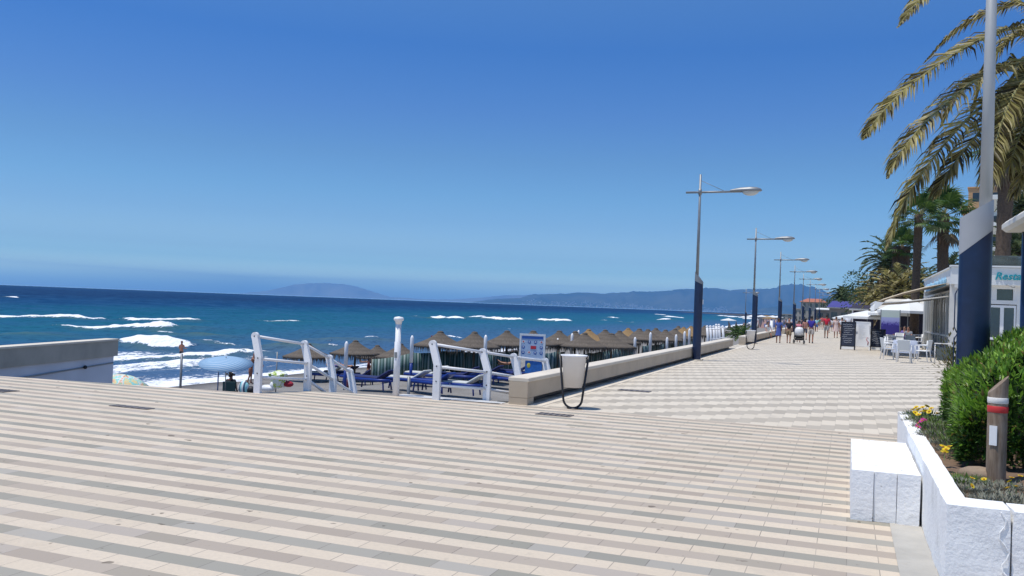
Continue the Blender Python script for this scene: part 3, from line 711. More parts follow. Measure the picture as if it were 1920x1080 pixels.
for z0, z1, mt, nm in ((.655, .70, simple('band_white', (.72, .70, .66), .6, .06, 9, .1), 'white_band'), (.585, .635, simple('band_red', (.55, .03, .03), .6, .1, 9, .1), 'red_band')):
    mb = MB(); mb.lathe([(r0+.001, z0), (r0+.003, z0+.003), (r0+.003, z1-.003), (r0+.001, z1)], 28); mb.build(nm, mt, pw)
mb = MB(); th = R_(-112); mb.box((0, 0, .41), (.055, .006, .15), M=Matrix.Rotation(R_(-28), 4, 'Z') @ Matrix.Translation((0, -r0-.004, 0))); mb.build('notice', M['white_plastic'], pw)

# leaves
def leaf(mb, p, d, w, L, up, fold=.25):
    """small folded leaf: 4 triangles"""
    d = d.normalized(); s = d.cross(up)
    if s.length < .01: s = Vector((1, 0, 0))
    s.normalize(); nrm = s.cross(d).normalized(); m = p+d*L*.5
    mb.add([p, m+s*w*.5+nrm*fold*w, p+d*L, m-s*w*.5+nrm*fold*w, m], [(0, 4, 1), (1, 4, 2), (2, 4, 3), (3, 4, 0)], 0, False)
hg = thing('hedge', 'clipped dense green glossy leaved hedge filling the white planter', 'hedge', (.06, .02, 0))
random.seed(5)
HX0, HX1, HY0, HY1, HZ0, HZ1 = .86, 3.1, 8.25, 11.75, .5, 1.47
def hx0(y): return HX0 + .06*(y-HY0)
def hedge_top(x, y):
    x = x - .06*(y-HY0)
    u = max(0, min(1, (x-1.12)/.5)); u = u*u*(3-2*u)
    return 1.28 + .26*u + .12*vnoise(x*2.3, y*2.3) - .30*max(0, 1-(x-HX0)/.35)**2 - .25*max(0, 1-(y-HY0)/.4)**2
leafA, leafB = MB(), MB(); twig = MB(); leafC = MB()
def outdir(x, y, z):
    e = Vector((0, 0, 0)); 
    if x-hx0(y) < .35: e.x -= 1-(x-hx0(y))/.35
    if y-HY0 < .35: e.y -= 1-(y-HY0)/.35
    tz = hedge_top(x, y)
    if tz-z < .3: e.z += 1-(tz-z)/.3
    return e
cnt = 0
while cnt < 21000:
    side = random.random()
    if side < .42: y = random.uniform(HY0, HY1); x = random.uniform(hx0(y), HX1); z = hedge_top(x, y)-abs(random.gauss(0, .07))
    elif side < .68: y = random.uniform(HY0, HY1); x = hx0(y)+abs(random.gauss(0, .09)); z = random.uniform(HZ0+.02, hedge_top(x, y))
    else: x, y = random.uniform(HX0, HX1), HY0+abs(random.gauss(0, .10)); z = random.uniform(HZ0+.02, hedge_top(x, y))
    lump = vnoise(x*5+3, y*5+z*6)
    if lump < .34 and random.random() < .85: continue
    x -= (lump-.5)*.12 if side >= .42 and side < .68 else 0; y -= (lump-.5)*.14 if side >= .68 else 0
    z -= 0 if z > HZ0+.2 else 0
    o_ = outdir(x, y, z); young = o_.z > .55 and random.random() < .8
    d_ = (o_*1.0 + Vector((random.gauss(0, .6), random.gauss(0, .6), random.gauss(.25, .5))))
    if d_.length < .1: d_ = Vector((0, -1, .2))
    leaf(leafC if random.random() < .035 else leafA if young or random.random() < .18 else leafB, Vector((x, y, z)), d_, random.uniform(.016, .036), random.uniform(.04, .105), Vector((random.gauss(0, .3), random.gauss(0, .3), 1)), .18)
    cnt += 1
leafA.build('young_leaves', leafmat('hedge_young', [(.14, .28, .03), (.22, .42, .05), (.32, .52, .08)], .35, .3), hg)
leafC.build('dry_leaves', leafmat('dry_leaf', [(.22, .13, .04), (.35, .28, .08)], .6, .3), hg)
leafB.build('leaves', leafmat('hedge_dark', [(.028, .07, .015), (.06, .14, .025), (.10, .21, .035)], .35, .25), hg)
for i in range(70):
    x, y = random.uniform(HX0+.1, HX1), random.uniform(HY0+.1, HY0+.7); p = Vector((x, y, HZ0-.05)); q = p+Vector((random.gauss(0, .12), random.gauss(-.08, .1), random.uniform(.4, .8))); twig.tube([p, (p+q)/2+Vector((random.gauss(0, .03), 0, 0)), q], [.012, .009, .004], 5)
for i in range(24):
    y = random.uniform(HY0, HY1); p = Vector((hx0(y)+.3, y, HZ0-.05)); q = p+Vector((-.2, random.gauss(0, .1), random.uniform(.3, .7))); twig.tube([p, q], [.012, .004], 5)
twig.build('stems', simple('bark', (.10, .07, .05), .9, .2, 20, .2), hg)
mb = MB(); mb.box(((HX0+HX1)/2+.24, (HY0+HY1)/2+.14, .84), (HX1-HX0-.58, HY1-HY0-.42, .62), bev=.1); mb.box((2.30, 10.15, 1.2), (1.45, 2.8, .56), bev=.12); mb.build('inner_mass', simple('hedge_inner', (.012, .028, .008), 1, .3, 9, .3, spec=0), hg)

# groundcover: silver-leaved gazania clumps and fine dry stems (uncountable) and single flowers
random.seed(12)
gc = MB(); gc2 = MB()
def clump(cx, cy, z, r, n, mbx, h=.10):
    for _ in range(n):
        a = random.uniform(0, 6.28); rr = r*random.random()**.6; p = Vector((cx+rr*math.cos(a), cy+rr*math.sin(a), z))
        d_ = Vector((math.cos(a)*.8+random.gauss(0, .4), math.sin(a)*.8+random.gauss(0, .4), random.uniform(.3, 1.3)))
        leaf(mbx, p, d_, random.uniform(.008, .014), random.uniform(.05, h), Vector((0, 0, 1)), .3)
for cx, cy, r, n in ((.80, 11.0, .22, 420), (.82, 10.4, .20, 360), (.80, 9.75, .18, 300), (.84, 9.2, .14, 200), (.76, 11.6, .18, 240), (.83, 8.75, .10, 120)):
    clump(cx, cy, .52, r, n, gc); clump(cx+.05, cy+.1, .53, r, n//2, gc2, .13)
for i in range(64): clump(random.uniform(.75, 2.9), random.uniform(6.5, 7.5), .48, random.uniform(.10, .2), 130, gc if i % 4 else gc2, .07)
gc.build  # silver first
o = gc.build('groundcover', leafmat('silver_leaf', [(.22, .24, .18), (.32, .33, .27), (.25, .2, .14)], .8, .15), None, (.06, .02, 0)); setp(o, 'silvery grey low groundcover leaves along the planter rim', 'groundcover', kind='stuff')
o = gc2.build('groundcover', leafmat('green_leaf', [(.06, .12, .02), (.14, .24, .04), (.2, .3, .08)], .6, .3), None, (.06, .02, 0)); setp(o, 'green low groundcover leaves between the flowers in the planter', 'groundcover', kind='stuff')
def make_flower(mat, name, label, cat, grp, r=.026):
    f_ = thing(name, label, cat, (0, 0, 0), group=grp)
    mb = MB(); n = 11
    for k in range(n):
        a = 2*math.pi*k/n; u = Vector((math.cos(a), math.sin(a), 0)); s_ = Vector((-u.y, u.x, 0)); mb.add([u*.006, u*r*.6+s_*r*.26+Vector((0, 0, .004)), u*r+Vector((0, 0, .006)), u*r*.6-s_*r*.26+Vector((0, 0, .004))], [(0, 1, 2, 3)])
    mb.build('petals', mat, f_); mb = MB(); mb.ball((0, 0, .003), (.009, .009, .006), 8, 5); mb.build('flower_eye', simple('flower_eye', (.45, .2, .01), .8, .1, 9, 0), f_)
    mb = MB(); mb.tube([(0, 0, 0), (.002, .003, -.03), (.0, .004, -.05)], .0018, 5); mb.build('stalk', simple('stalk_green', (.12, .2, .05), .7, .1, 9, 0), f_)
    return f_
yel = simple('petal_yellow', (.85, .62, .01), .6, .06, 20, 0, transl=.2); mag = simple('petal_magenta', (.55, .02, .28), .6, .06, 20, 0, transl=.2)
spots = [(1738, 762), (1746, 766), (1722, 768), (1730, 764), (1718, 764), (1735, 771), (1727, 772), (1742, 772), (1716, 774), (1722, 778), (1768, 838), (1774, 843), (1779, 838), (1771, 848), (1757, 775), (1712, 768)]
y0 = make_flower(yel, 'yellow_flower', 'yellow daisy flower blooming on the silvery rim plants beside the hedge', 'flower', 'yellow flowers along the far planter rim')
for i, (x, y) in enumerate(spots):
    q = G(x, y, .66); 
    if i == 0: fl = y0; fl.location = q
    else: fl = dup(y0, q, random.random()*6)
    fl.rotation_euler = (random.gauss(.3, .3), random.gauss(-.1, .3), random.random()*6); fl.scale = (1.35,)*3
spots2 = [(1823, 897), (1822, 911), (1897, 896), (1889, 915), (1913, 893), (1893, 903), (1905, 912), (1845, 899)]
y1 = make_flower(yel, 'yellow_flower', 'yellow daisy flower in the dry low plants by the wooden post foot', 'flower', 'yellow flowers in the front of the planter', .022)
for i, (x, y) in enumerate(spots2):
    q = G(x, y, .58)
    fl = y1 if i == 0 else dup(y1, q, random.random()*6)
    fl.location = q; fl.rotation_euler = (random.gauss(.4, .3), random.gauss(-.1, .3), random.random()*6)
m0 = make_flower(mag, 'magenta_flower', 'magenta flower among the yellow ones at the far planter rim', 'flower', 'magenta flowers along the planter rim')
for i, (x, y) in enumerate([(1732, 787), (1722, 794), (1721, 801), (1729, 789)]):
    q = G(x, y, .62); fl = m0 if i == 0 else dup(m0, q, random.random()*6)
    fl.location = q; fl.rotation_euler = (random.gauss(.5, .2), 0, random.random()*6); fl.scale = (1.3,)*3
# small yellowing shrub at the planter's far end, by the little stand
sh = thing('shrub', 'small yellowish brown shrub at the far end of the planter by the blue column', 'shrub', (0, 0, 0)); mb = MB()
q = D(1785, 672, 11.6)
for _ in range(420):
    v_ = Vector((random.gauss(0, .11), random.gauss(0, .11), random.gauss(0, .16))); leaf(mb, Vector((q.x+.02, q.y, 1.12))+v_, v_+Vector((0, 0, .15)), .02, .06, Vector((0, 0, 1)))
mb.build('leaves', leafmat('yellow_leaf', [(.16, .10, .03), (.22, .2, .04), (.12, .18, .03)], .6, .3), sh)
mb = MB(); mb.tube([(q.x+.02, q.y, .4), (q.x+.02, q.y, 1.15)], [.02, .008], 6); mb.build('stem', simple('bark2', (.1, .07, .05), .9, .2, 20, 0), sh)
# ================================================================== PALMS
def spline(P, n):
    """Catmull-Rom through points"""
    P = [P[0]*2-P[1]] + P + [P[-1]*2-P[-2]]; out = []
    segs = len(P)-3
    for i in range(n+1):
        u = i/n*segs; k = min(int(u), segs-1); t_ = u-k; a, b, c, d = P[k:k+4]
        out.append(.5*((2*b)+(c-a)*t_+(2*a-5*b+4*c-d)*t_*t_+(3*b-a-3*c+d)*t_**3))
    return out
def frond(mbl, mbr, P, n=60, LL=.42, w=.022, rr=.02, start=.10, droop=.35, seg=2, jit=.12, vang=.5):
    """feather frond: rachis tube into mbr, leaflets into mbl"""
    pts = spline(P, n); L = len(pts)
    mbr.tube(pts[::max(1, n//12)], [rr*(1-.8*i/(len(pts[::max(1, n//12)])-1)) for i in range(len(pts[::max(1, n//12)]))], 5)
    for i in range(int(n*start), L):
        u = i/(L-1); p = pts[i]; t_ = (pts[min(i+1, L-1)]-pts[max(i-1, 0)]).normalized()
        s = t_.cross(Vector((0, 0, 1)))
        if s.length < .15: s = t_.cross(Vector((1, 0, 0)))
        s.normalize(); nrm = s.cross(t_).normalized()
        ll = LL*(math.sin(math.pi*min(1, .22+u*.78))**.6)*(1 if u < .85 else 1-.5*(u-.85)/.15)
        for sg in (-1, 1):
            for rep in range(1):
                d_ = (s*sg*1.0 + t_*(.55+.9*u) + nrm*(vang*(1-.5*u)+random.gauss(0, jit)) + Vector((0, 0, random.gauss(0, jit)))).normalized()
                l_ = ll*random.uniform(.8, 1.1); q0 = p + t_*random.uniform(-.01, .01)
                q1 = q0+d_*l_*.55; d2 = (d_+Vector((0, 0, -droop))).normalized(); q2 = q1+d2*l_*.45
                sd = (d_.cross(nrm).normalized()*random.uniform(.3, 1)+d_.cross(t_).normalized()*random.uniform(-.9, .9)).normalized()*w*.5
                b = len(mbl.v)
                mbl.v += [tuple(q0-sd*.8), tuple(q0+sd*.8), tuple(q1-sd), tuple(q1+sd), tuple(q2)]
                mbl.f += [(b, b+1, b+3, b+2), (b+2, b+3, b+4)]; mbl.m += [0, 0]; mbl.sm += [False, False]
def trunk(mb, pts, rs, rough=.25, n=12):
    """ringed fibrous trunk with stubs of old leaf bases"""
    m_ = 14; P = spline([Vector(p) for p in pts], m_*2); R = []
    for i in range(len(P)):
        u = i/(len(P)-1)*(len(rs)-1); k = min(int(u), len(rs)-2); R.append((rs[k]+(rs[k+1]-rs[k])*(u-k))*(1+(.10 if i % 2 else -.06)*rough*4*.5))
    mb.tube(P, R, n)
    for i in [q*.5 for q in range(3, 2*len(P)-3)]:
        fi = i-int(i); i = int(i)
        for k in range(7):
            a = 2*math.pi*(k+.5*(i % 2))/7+random.gauss(0, .1); u = Vector((math.cos(a+fi*.9), math.sin(a+fi*.9), 0)); p = P[i]+(P[i+1]-P[i])*fi+u*R[i]*.93
            sz = R[i]*.55*rough*3
            s_ = Vector((-u.y, u.x, 0)); mb.add([p-s_*sz*.5, p+s_*sz*.5, p+u*sz*.55+Vector((0, 0, sz*.9)), p+Vector((0, 0, -sz*.5))], [(0, 1, 2), (1, 3, 2), (3, 0, 2)])
M['trunk'] = simple('palm_trunk', (.085, .058, .04), .95, .3, 12, .6, 30)
M['rachis'] = simple('rachis', (.30, .28, .12), .6, .1, 9, 0)
M['leaf_sun'] = leafmat('date_leaf_sun_shade', [(.04, .028, .014), (.18, .15, .045), (.48, .43, .14), (.72, .63, .34)], .45, .55, 1.5)  # dark to cream range paints shaded and sunlit leaflets at random
M['leaf_green'] = leafmat('date_leaf', [(.035, .06, .025), (.07, .11, .04), (.12, .15, .06)], .5, .3, 1)
M['leaf_fan'] = leafmat('fan_leaf', [(.03, .07, .015), (.07, .14, .03), (.13, .2, .05)], .45, .35, 1)
M['leaf_dead'] = leafmat('dead_leaf', [(.14, .10, .06), (.24, .18, .10)], .8, .2, 1)

# the great date palm over the right corner
random.seed(21)
DC = 12.6; cr = D(1992, 70, DC)
pb = Vector((cr.x+.05, cr.y, 0))
gp = thing('date_palm', 'huge date palm just off the right edge, its sunlit yellowish fronds hanging over the promenade', 'palm tree', pb)
mb = MB(); trunk(mb, [(0, 0, 0), (.04, 0, 2.2), (-.03, 0, cr.z-.1)], [.34, .26, .30], .25, 16); mb.build('trunk', M['trunk'], gp)
lf, rc = MB(), MB()
def pxf(seq): return [cr-pb] + [D(x, y, d_)-pb for x, y, d_ in seq]
FR = [([(1900, -55, 12.0), (1800, -45, 11.4), (1730, -5, 11.0), (1682, 52, 10.8)], .34),
      ([(1900, 52, 12.2), (1800, 95, 11.7), (1700, 165, 11.4), (1645, 222, 11.2), (1618, 262, 11.1)], .40),
      ([(1915, 120, 12.0), (1830, 150, 11.4), (1740, 225, 11.0), (1690, 285, 10.8), (1662, 336, 10.8)], .42),
      ([(1925, 150, 12.2), (1850, 190, 11.6), (1775, 265, 11.2), (1712, 350, 11.0), (1678, 420, 11.0), (1660, 470, 11.0)], .40),
      ([(1940, 170, 12.3), (1880, 200, 11.8), (1810, 280, 11.4), (1770, 335, 11.3), (1752, 372, 11.3)], .42),
      ([(1945, 130, 12.0), (1905, 170, 11.4), (1872, 250, 11.2), (1858, 320, 11.1), (1856, 368, 11.1)], .40),
      ([(1950, 150, 12.6), (1905, 120, 12.8), (1840, 140, 12.8), (1790, 185, 12.8), (1762, 240, 12.8)], .36),
      ([(1960, 190, 12.2), (1925, 230, 11.8), (1900, 290, 11.6), (1896, 340, 11.6)], .38),
      ([(1930, 10, 13.6), (1860, 20, 14), (1790, 60, 14.3), (1730, 120, 14.5)], .30),
      ([(1975, 180, 12.8), (1950, 260, 12.4), (1935, 330, 12.3), (1930, 380, 12.3)], .36),
      ([(1950, 110, 12.2), (1900, 190, 11.9), (1865, 290, 11.9), (1845, 380, 12)], .40), ([(1965, 120, 12.4), (1925, 170, 12.1), (1885, 230, 12), (1872, 330, 12)], .40), ([(1960, 60, 12.6), (1900, 70, 12.6), (1850, 130, 12.6), (1815, 230, 12.7)], .40), ([(1975, 150, 12.1), (1950, 220, 11.7), (1915, 330, 11.6), (1905, 370, 11.6)], .38),
      ([(2060, 0, 12.6), (2150, 40, 12.6), (2220, 140, 12.6)], .4), ([(2040, -60, 12.6), (2090, -130, 12.6), (2180, -150, 12.6)], .4), ([(1990, -60, 13.5), (1985, -160, 14.5), (1960, -200, 15.6)], .4),
      ([(1980, -60, 12), (1960, -160, 11), (1920, -220, 10)], .4), ([(2060, 90, 12.2), (2130, 190, 12), (2160, 320, 12)], .4), ([(2050, 60, 13.6), (2110, 120, 14.6), (2140, 240, 15)], .4), ([(1985, 20, 14), (1975, 40, 15.4), (1965, 130, 16.2)], .4)]
for i, (seq, LL) in enumerate(FR):
    frond(lf, rc, pxf(seq), 170 if i < 14 else 80, LL*1.15, .025, .026, .12, .95, jit=.13, vang=.12)
lf.build('crown', M['leaf_sun'], gp); rc.build('frond_ribs', M['rachis'], gp)

def date_palm(label, base, H, FL, n, tr, seed, lean=(0, 0), nl=34, w=.05, matl='leaf_green', group=None, dead=0, LL=None, rough=.25, zmin=-.7):
    random.seed(seed); g = thing('date_palm', label, 'palm tree', base, group=group); top = Vector((lean[0], lean[1], H))
    if H > .5: mb = MB(); trunk(mb, [(0, 0, 0), (lean[0]*.4, lean[1]*.4, H*.5), tuple(top)], [tr*1.15, tr, tr*1.1], rough, 10); mb.build('trunk', M['trunk'], g)
    lf, rc, dl = MB(), MB(), MB()
    for i in range(n):
        az = 2.39996*i+random.gauss(0, .15); el = R_(82)-(i/n)**.9*R_(82+45 if zmin < -.3 else 80)
        L = FL*random.uniform(.85, 1.1); u = Vector((math.cos(az), math.sin(az), 0)); p = top.copy(); P = [p.copy()]; e = el
        for k in range(4):
            p = p+(u*math.cos(e)+Vector((0, 0, math.sin(e))))*L/4; e -= R_(20)*random.uniform(.8, 1.25)*(1 if e > -1.0 else .1); P.append(p.copy())
        tgt = dl if (dead and i > n*(1-dead)) else lf
        frond(tgt, rc, P, nl, LL or FL*.16, w, .03*FL/4, .12, .3, jit=.12, vang=.5)
    lf.build('crown', M[matl], g); rc.build('frond_ribs', M['rachis'], g)
    if dl.v: dl.build('dead_fronds', M['leaf_dead'], g)
    return g
def fan_palm(label, base, H, tr, cr_r, n, seed, lean=(0, 0), group=None, skirt=0):
    random.seed(seed); g = thing('fan_palm', label, 'palm tree', base, group=group); top = Vector((lean[0], lean[1], H))
    mb = MB(); trunk(mb, [(0, 0, 0), (lean[0]*.4, lean[1]*.4, H*.5), tuple(top)], [tr*1.15, tr*.9, tr], .22, 12); mb.build('trunk', M['trunk'], g)
    lf, rc, dl = MB(), MB(), MB()
    for i in range(n+skirt):
        isd = i >= n; az = 2.39996*i+random.gauss(0, .2); el = (R_(80)-(i/n)*R_(115)) if not isd else R_(-random.uniform(50, 80))
        u = Vector((math.cos(az), math.sin(az), 0)); L = cr_r*random.uniform(.5, .65); p0 = top+Vector((0, 0, -.1 if not isd else -.4)); d_ = u*math.cos(el)+Vector((0, 0, math.sin(el)))
        p1 = p0+d_*L+Vector((0, 0, -.08*L)); rc.tube([p0, p1], [.03, .015], 4)
        s_ = d_.cross(Vector((0, 0, 1))); s_ = s_.normalized() if s_.length > .1 else Vector((1, 0, 0)); nr = s_.cross(d_).normalized()
        B = cr_r*random.uniform(.45, .6); tg = dl if isd else lf; nb = 22
        for k in range(nb):
            a = (k/(nb-1)-.5)*R_(235); q = (d_*math.cos(a)+s_*math.sin(a)+nr*(.12*math.cos(a*2))).normalized(); ll = B*(1-.25*abs(a)/2)*random.uniform(.9, 1.1); m_ = p1+q*ll*.6; e_ = m_+(q+Vector((0, 0, -.75))).normalized()*ll*.45
            sd = q.cross(nr).normalized()*ll*.062; b = len(tg.v); tg.v += [tuple(p1), tuple(m_-sd), tuple(m_+sd), tuple(e_)]; tg.f += [(b, b+1, b+2), (b+1, b+3, b+2)]; tg.m += [0, 0]; tg.sm += [False, False]
    lf.build('crown', M['leaf_fan'], g); rc.build('leaf_stalks', M['rachis'], g)
    if dl.v: dl.build('dead_skirt', M['leaf_dead'], g)
    return g
def gnd(px, dist): p = D(px, 600, dist); return Vector((p.x, p.y, 0))
def zat(px, py, dist): return D(px, py, dist).z
d_ = 55; fan_palm('slim fan palm with a straight trunk left of the leaning one, beside the awning', gnd(1714, d_), zat(1716, 402, d_), .26, 1.75, 26, 41, (.1, 0))
d_ = 60; fan_palm('stout fan palm with a rough trunk behind the restaurant roof, hanging leaves on one side', gnd(1766, d_), zat(1758, 400, d_), .38, 2.3, 30, 42, (-.1, 0), skirt=3)
d_ = 50; g = fan_palm('tall shaggy palm trunk rising behind the restaurant, right of the big blue column', gnd(1874, d_), zat(1884, 255, d_), .42, 2.4, 20, 43, (.2, 0), skirt=4)
d_ = 82; date_palm('wide dark date palm with upturned fronds at the left of the palm group', gnd(1664, d_), zat(1664, 492, d_), 3.5, 46, .6, 51, nl=30, w=.10, LL=.62, dead=.2)
d_ = 78; fan_palm('thick trunked palm in the middle of the palm group, partly behind the date palm', gnd(1686, d_), zat(1692, 462, d_), .75, 2.0, 26, 44, skirt=4)
date_palm('low bushy date palm with long arching fronds under the palm group', gnd(1682, 70), zat(1682, 548, 70), 3.4, 50, .5, 52, nl=30, w=.09, LL=.6, matl='leaf_sun', dead=.3)
date_palm('low date palm with spreading fronds behind the glass terrace front', gnd(1716, 74), zat(1716, 540, 74), 3.0, 44, .5, 53, nl=28, w=.09, LL=.55)
date_palm('olive date palm at the left foot of the palm group', gnd(1648, 90), zat(1648, 560, 90), 3.2, 46, .5, 54, nl=28, w=.11, LL=.6, matl='leaf_sun', dead=.2)
date_palm('small round date palm standing alone behind the violet roofed building', gnd(1578, 150), zat(1578, 556, 150), 3.0, 40, .55, 55, nl=24, w=.16, LL=.6)
date_palm('palm with upright fronds just behind the restaurant roof edge', gnd(1780, 66), zat(1782, 500, 66), 2.0, 20, .25, 56, nl=22, w=.08, LL=.4)
date_palm('dark date palm behind the palm trunk at the far right', gnd(1905, 62), zat(1908, 470, 62), 3.2, 40, .4, 57, nl=26, w=.09, LL=.55)
date_palm('palm crown in front of the pale apartment block at the right edge', gnd(1912, 75), zat(1915, 385, 75), 2.6, 34, .3, 58, nl=26, w=.10, LL=.5)
p = G(1383, 628, -.6); date_palm('low green palm shrub growing beyond the end of the stone wall', Vector((p.x, p.y, -1.2)), .5, 1.7, 30, .2, 59, nl=26, w=.07, LL=.32, matl='leaf_fan', zmin=0)
p = G(1402, 632, -.6); date_palm('green palm shrub with upright spiky leaves beside the far litter bin', Vector((p.x-.3, p.y, -1.2)), .6, 1.9, 18, .2, 60, nl=26, w=.07, LL=.28, matl='leaf_fan', zmin=0)

def tree(label, px, py, dist, r, H0, seed, cols='tree_leaf', n=2600):
    random.seed(seed); b = gnd(px, dist); g = thing('tree', label, 'tree', b); zc = zat(px, py, dist)
    mb = MB(); mb.tube([(0, 0, 0), (.1, 0, zc*.5), (0, 0, zc)], [.25, .2, .12], 8)
    for k in range(5):
        a = k*1.3; mb.tube([(0, 0, zc*.6), (math.cos(a)*r*.6, math.sin(a)*r*.6, zc+r*.2)], [.12, .04], 5)
    mb.build('trunk', M['trunk'], g); lf = MB()
    bl = [(Vector((random.uniform(-1, 1)*r*.8, random.uniform(-1, 1)*r*.5, zc+random.uniform(-.5, .6)*r)), r*random.uniform(.28, .5)) for _ in range(12)]
    for _ in range(n):
        c_, rr = random.choice(bl); v_ = Vector((random.gauss(0, 1), random.gauss(0, 1), random.gauss(0, 1))).normalized()*rr*random.uniform(.7, 1.1); leaf(lf, c_+v_, v_+Vector((random.gauss(0, .3), 0, random.gauss(0, .3))), r*.05, r*.085, Vector((random.gauss(0, 1), random.gauss(0, 1), 1)))
    lf.build('crown', M[cols], g); return g
M['tree_leaf'] = leafmat('tree_leaf', [(.03, .06, .02), (.07, .12, .035), (.12, .16, .06)], .6, .2, .5)
tree('round green tree on the slope right of the lone round palm', 1616, 570, 140, 3.2, 0, 71)
tree('dark green tree among the palm fronds', 1640, 562, 120, 4.0, 0, 72)
tree('low green tree above the violet roof', 1602, 566, 170, 3.0, 0, 73)
tree('grey green tree beside the red tiled house', 1560, 578, 190, 2.2, 0, 74)
tree('tall conifer like tree with thin top above the slope', 1620, 556, 160, 2.4, 0, 75, n=900)
tree('green bushes left of the violet roofed building', 1549, 588, 200, 1.6, 0, 76)

# ================================================================== RESTAURANT
rs = thing('restaurant_building', 'white single storey restaurant with a turquoise script sign and glazed terrace', 'building', (4.1, 42.2, 0))
WX = 14; LY = 14.5
M['rest_white'] = simple('restaurant_white', (.74, .74, .72), .6, .05, 1.2, .05)
M['frame_grey'] = simple('frame_grey', (.50, .50, .48), .5, .06, 3, 0)
mb = MB(); mb.box((WX/2, .15, 3.64), (WX, .3, .74)); mb.box((WX/2, LY/2+.1, 4.0), (WX-.2, LY-.4, .06)); mb.box((.14, LY/2+.15, 3.645), (.28, LY-.3, .73)); mb.build('fascia', M['rest_white'], rs)
mb = MB(); mb.box((WX/2, .15, 4.06), (WX+.1, .42, .07)); mb.box((.12, LY/2+.1, 3.985), (.4, LY-.4, .05)); mb.build('coping', M['rest_white'], rs)
# front wall pieces: corner pillar, wall around door and windows
mb = MB(); mb.box((.14, .32, 1.635), (.28, .3, 3.27)); mb.build('corner_pillar', M['beige_white'], rs)
front = MB()
def wpiece(x0, x1, z0, z1, th=.2): front.box(((x0+x1)/2, .4, (z0+z1)/2), (x1-x0, th, z1-z0))
wpiece(.285, .42, 0, 3.27); wpiece(.422, .78, 2.45, 2.72, .22); wpiece(.782, 1.48, 0, 3.27); wpiece(1.482, 2.56, 2.47, 2.64, .22); wpiece(1.482, 1.80, 2.642, 3.27); wpiece(2.42, 2.56, 2.642, 3.27); wpiece(2.562, WX-.2, 0, 3.27); wpiece(1.802, 2.418, 3.12, 3.27)
front.build('front_wall', M['rest_white'], rs)
mb = MB(); mb.box((.60, .42, 1.25), (.36, .05, 2.3)); mb.box((.60, .42, 2.98), (.36, .05, .48)); mb.build('side_window', M['glass_dark'], rs)
mb = MB(); mb.box((2.11, .42, 2.88), (.6, .05, .46)); mb.build('fanlight', M['glass_dark'], rs)
for x in (1.76, 2.28):
    mb = MB()
    for dx in (-.225, .225): mb.box((x+dx, .36, 1.22), (.07, .08, 2.42))
    for z in (.06, 1.0, 2.38): mb.box((x, .36, z), (.38, .08, .10))
    dr = mb.build('door', M['white_plastic'], rs); mb = MB(); mb.box((x, .37, 1.2), (.38, .03, 2.3)); mb.build('glass', M['glass_dark'], dr)
    mb = MB(); mb.tube([(x+.21*(1 if x < 2 else -1), .30, 1.0), (x+.21*(1 if x < 2 else -1), .30, 1.3)], .015, 6); mb.build('handle', M['galv'], dr)
# glazed terrace side along x=0
mb = MB(); 
for k in range(11): mb.box((.09, .8+k*1.32, 1.5), (.14 if k % 2 else .09, .10, 3.0))
for z in (.05, 1.0, 2.99): mb.box((.09, LY/2, z), (.08, LY-.9, .09))
mb.build('mullions', M['frame_grey'], rs)
for k in range(10):
    mb = MB(); mb.box((.10, .8+(k+.5)*1.32, 1.5), (.03, 1.22, 2.9)); mb.build('window', M['glass_dark' if k % 3 else 'glass_grey'], rs)
mb = MB(); mb.box((WX/2, LY-.1, 1.9), (WX, .2, 3.8)); mb.box((WX-.1, LY/2, 1.9), (.2, LY-.4, 3.8)); mb.build('rear_wall', M['rest_white'], rs)
mb = MB(); mb.box((WX/2, LY/2, .02), (WX-.4, LY-.4, .06)); mb.build('floor', M['concrete'], rs)
def text_mesh(s, size, mat, parent, loc, rot, name='sign_lettering', shear=.25, off=.012, ext=.02):
    cu = bpy.data.curves.new(name, 'FONT'); cu.body = s; cu.size = size; cu.extrude = ext; cu.shear = shear; cu.offset = off
    o = bpy.data.objects.new(name, cu); C.objects.link(o); dg = bpy.context.evaluated_depsgraph_get(); me = bpy.data.meshes.new_from_object(o.evaluated_get(dg)); bpy.data.objects.remove(o)
    o = bpy.data.objects.new(name, me); C.objects.link(o); me.materials.append(mat); o.parent = parent; o.location = loc; o.rotation_euler = rot; return o
M['turq'] = simple('turquoise', (.01, .30, .36), .5, .05, 5, 0)
text_mesh('Restaurante', .44, M['turq'], rs, (1.66, -.02, 3.51), (R_(90), 0, 0), off=.007)
# faded side lettering, not legible: a run of script like strokes
mb = MB(); random.seed(3)
for k in range(15):
    y = 12.2-k*.72; z = 3.45; pts = [(-.02, y+.25, z-.18), (-.02, y+.08, z+.24*random.uniform(.4, 1)), (-.02, y-.1, z-.16), (-.02, y-.28, z+.12)]; mb.tube(pts, [.035, .05, .05, .03], 4)
mb.build('side_lettering', simple('faded_blue', (.25, .47, .66), .6, .1, 4, 0), rs)
mb = MB(); mb.box((.22, -.12, 3.18), (.16, .3, .14)); mb.tube([(.22, .17, 3.2), (.22, -.1, 3.2)], .03, 6); mb.build('camera', M['beige_white'], rs)
mb = MB(); mb.box((.62, -.0, 2.58), (.62, .5, .10), bev=.02); mb.build('light_box', M['frame_grey'], rs)
mb = MB(); mb.tube([(2.1, -.0, 3.30), (2.15, -.2, 3.27), (2.3, -.22, 3.21)], .012, 6); mb.ball((2.34, -.22, 3.20), (.08, .04, .03)); mb.build('spotlight', M['galv'], rs)
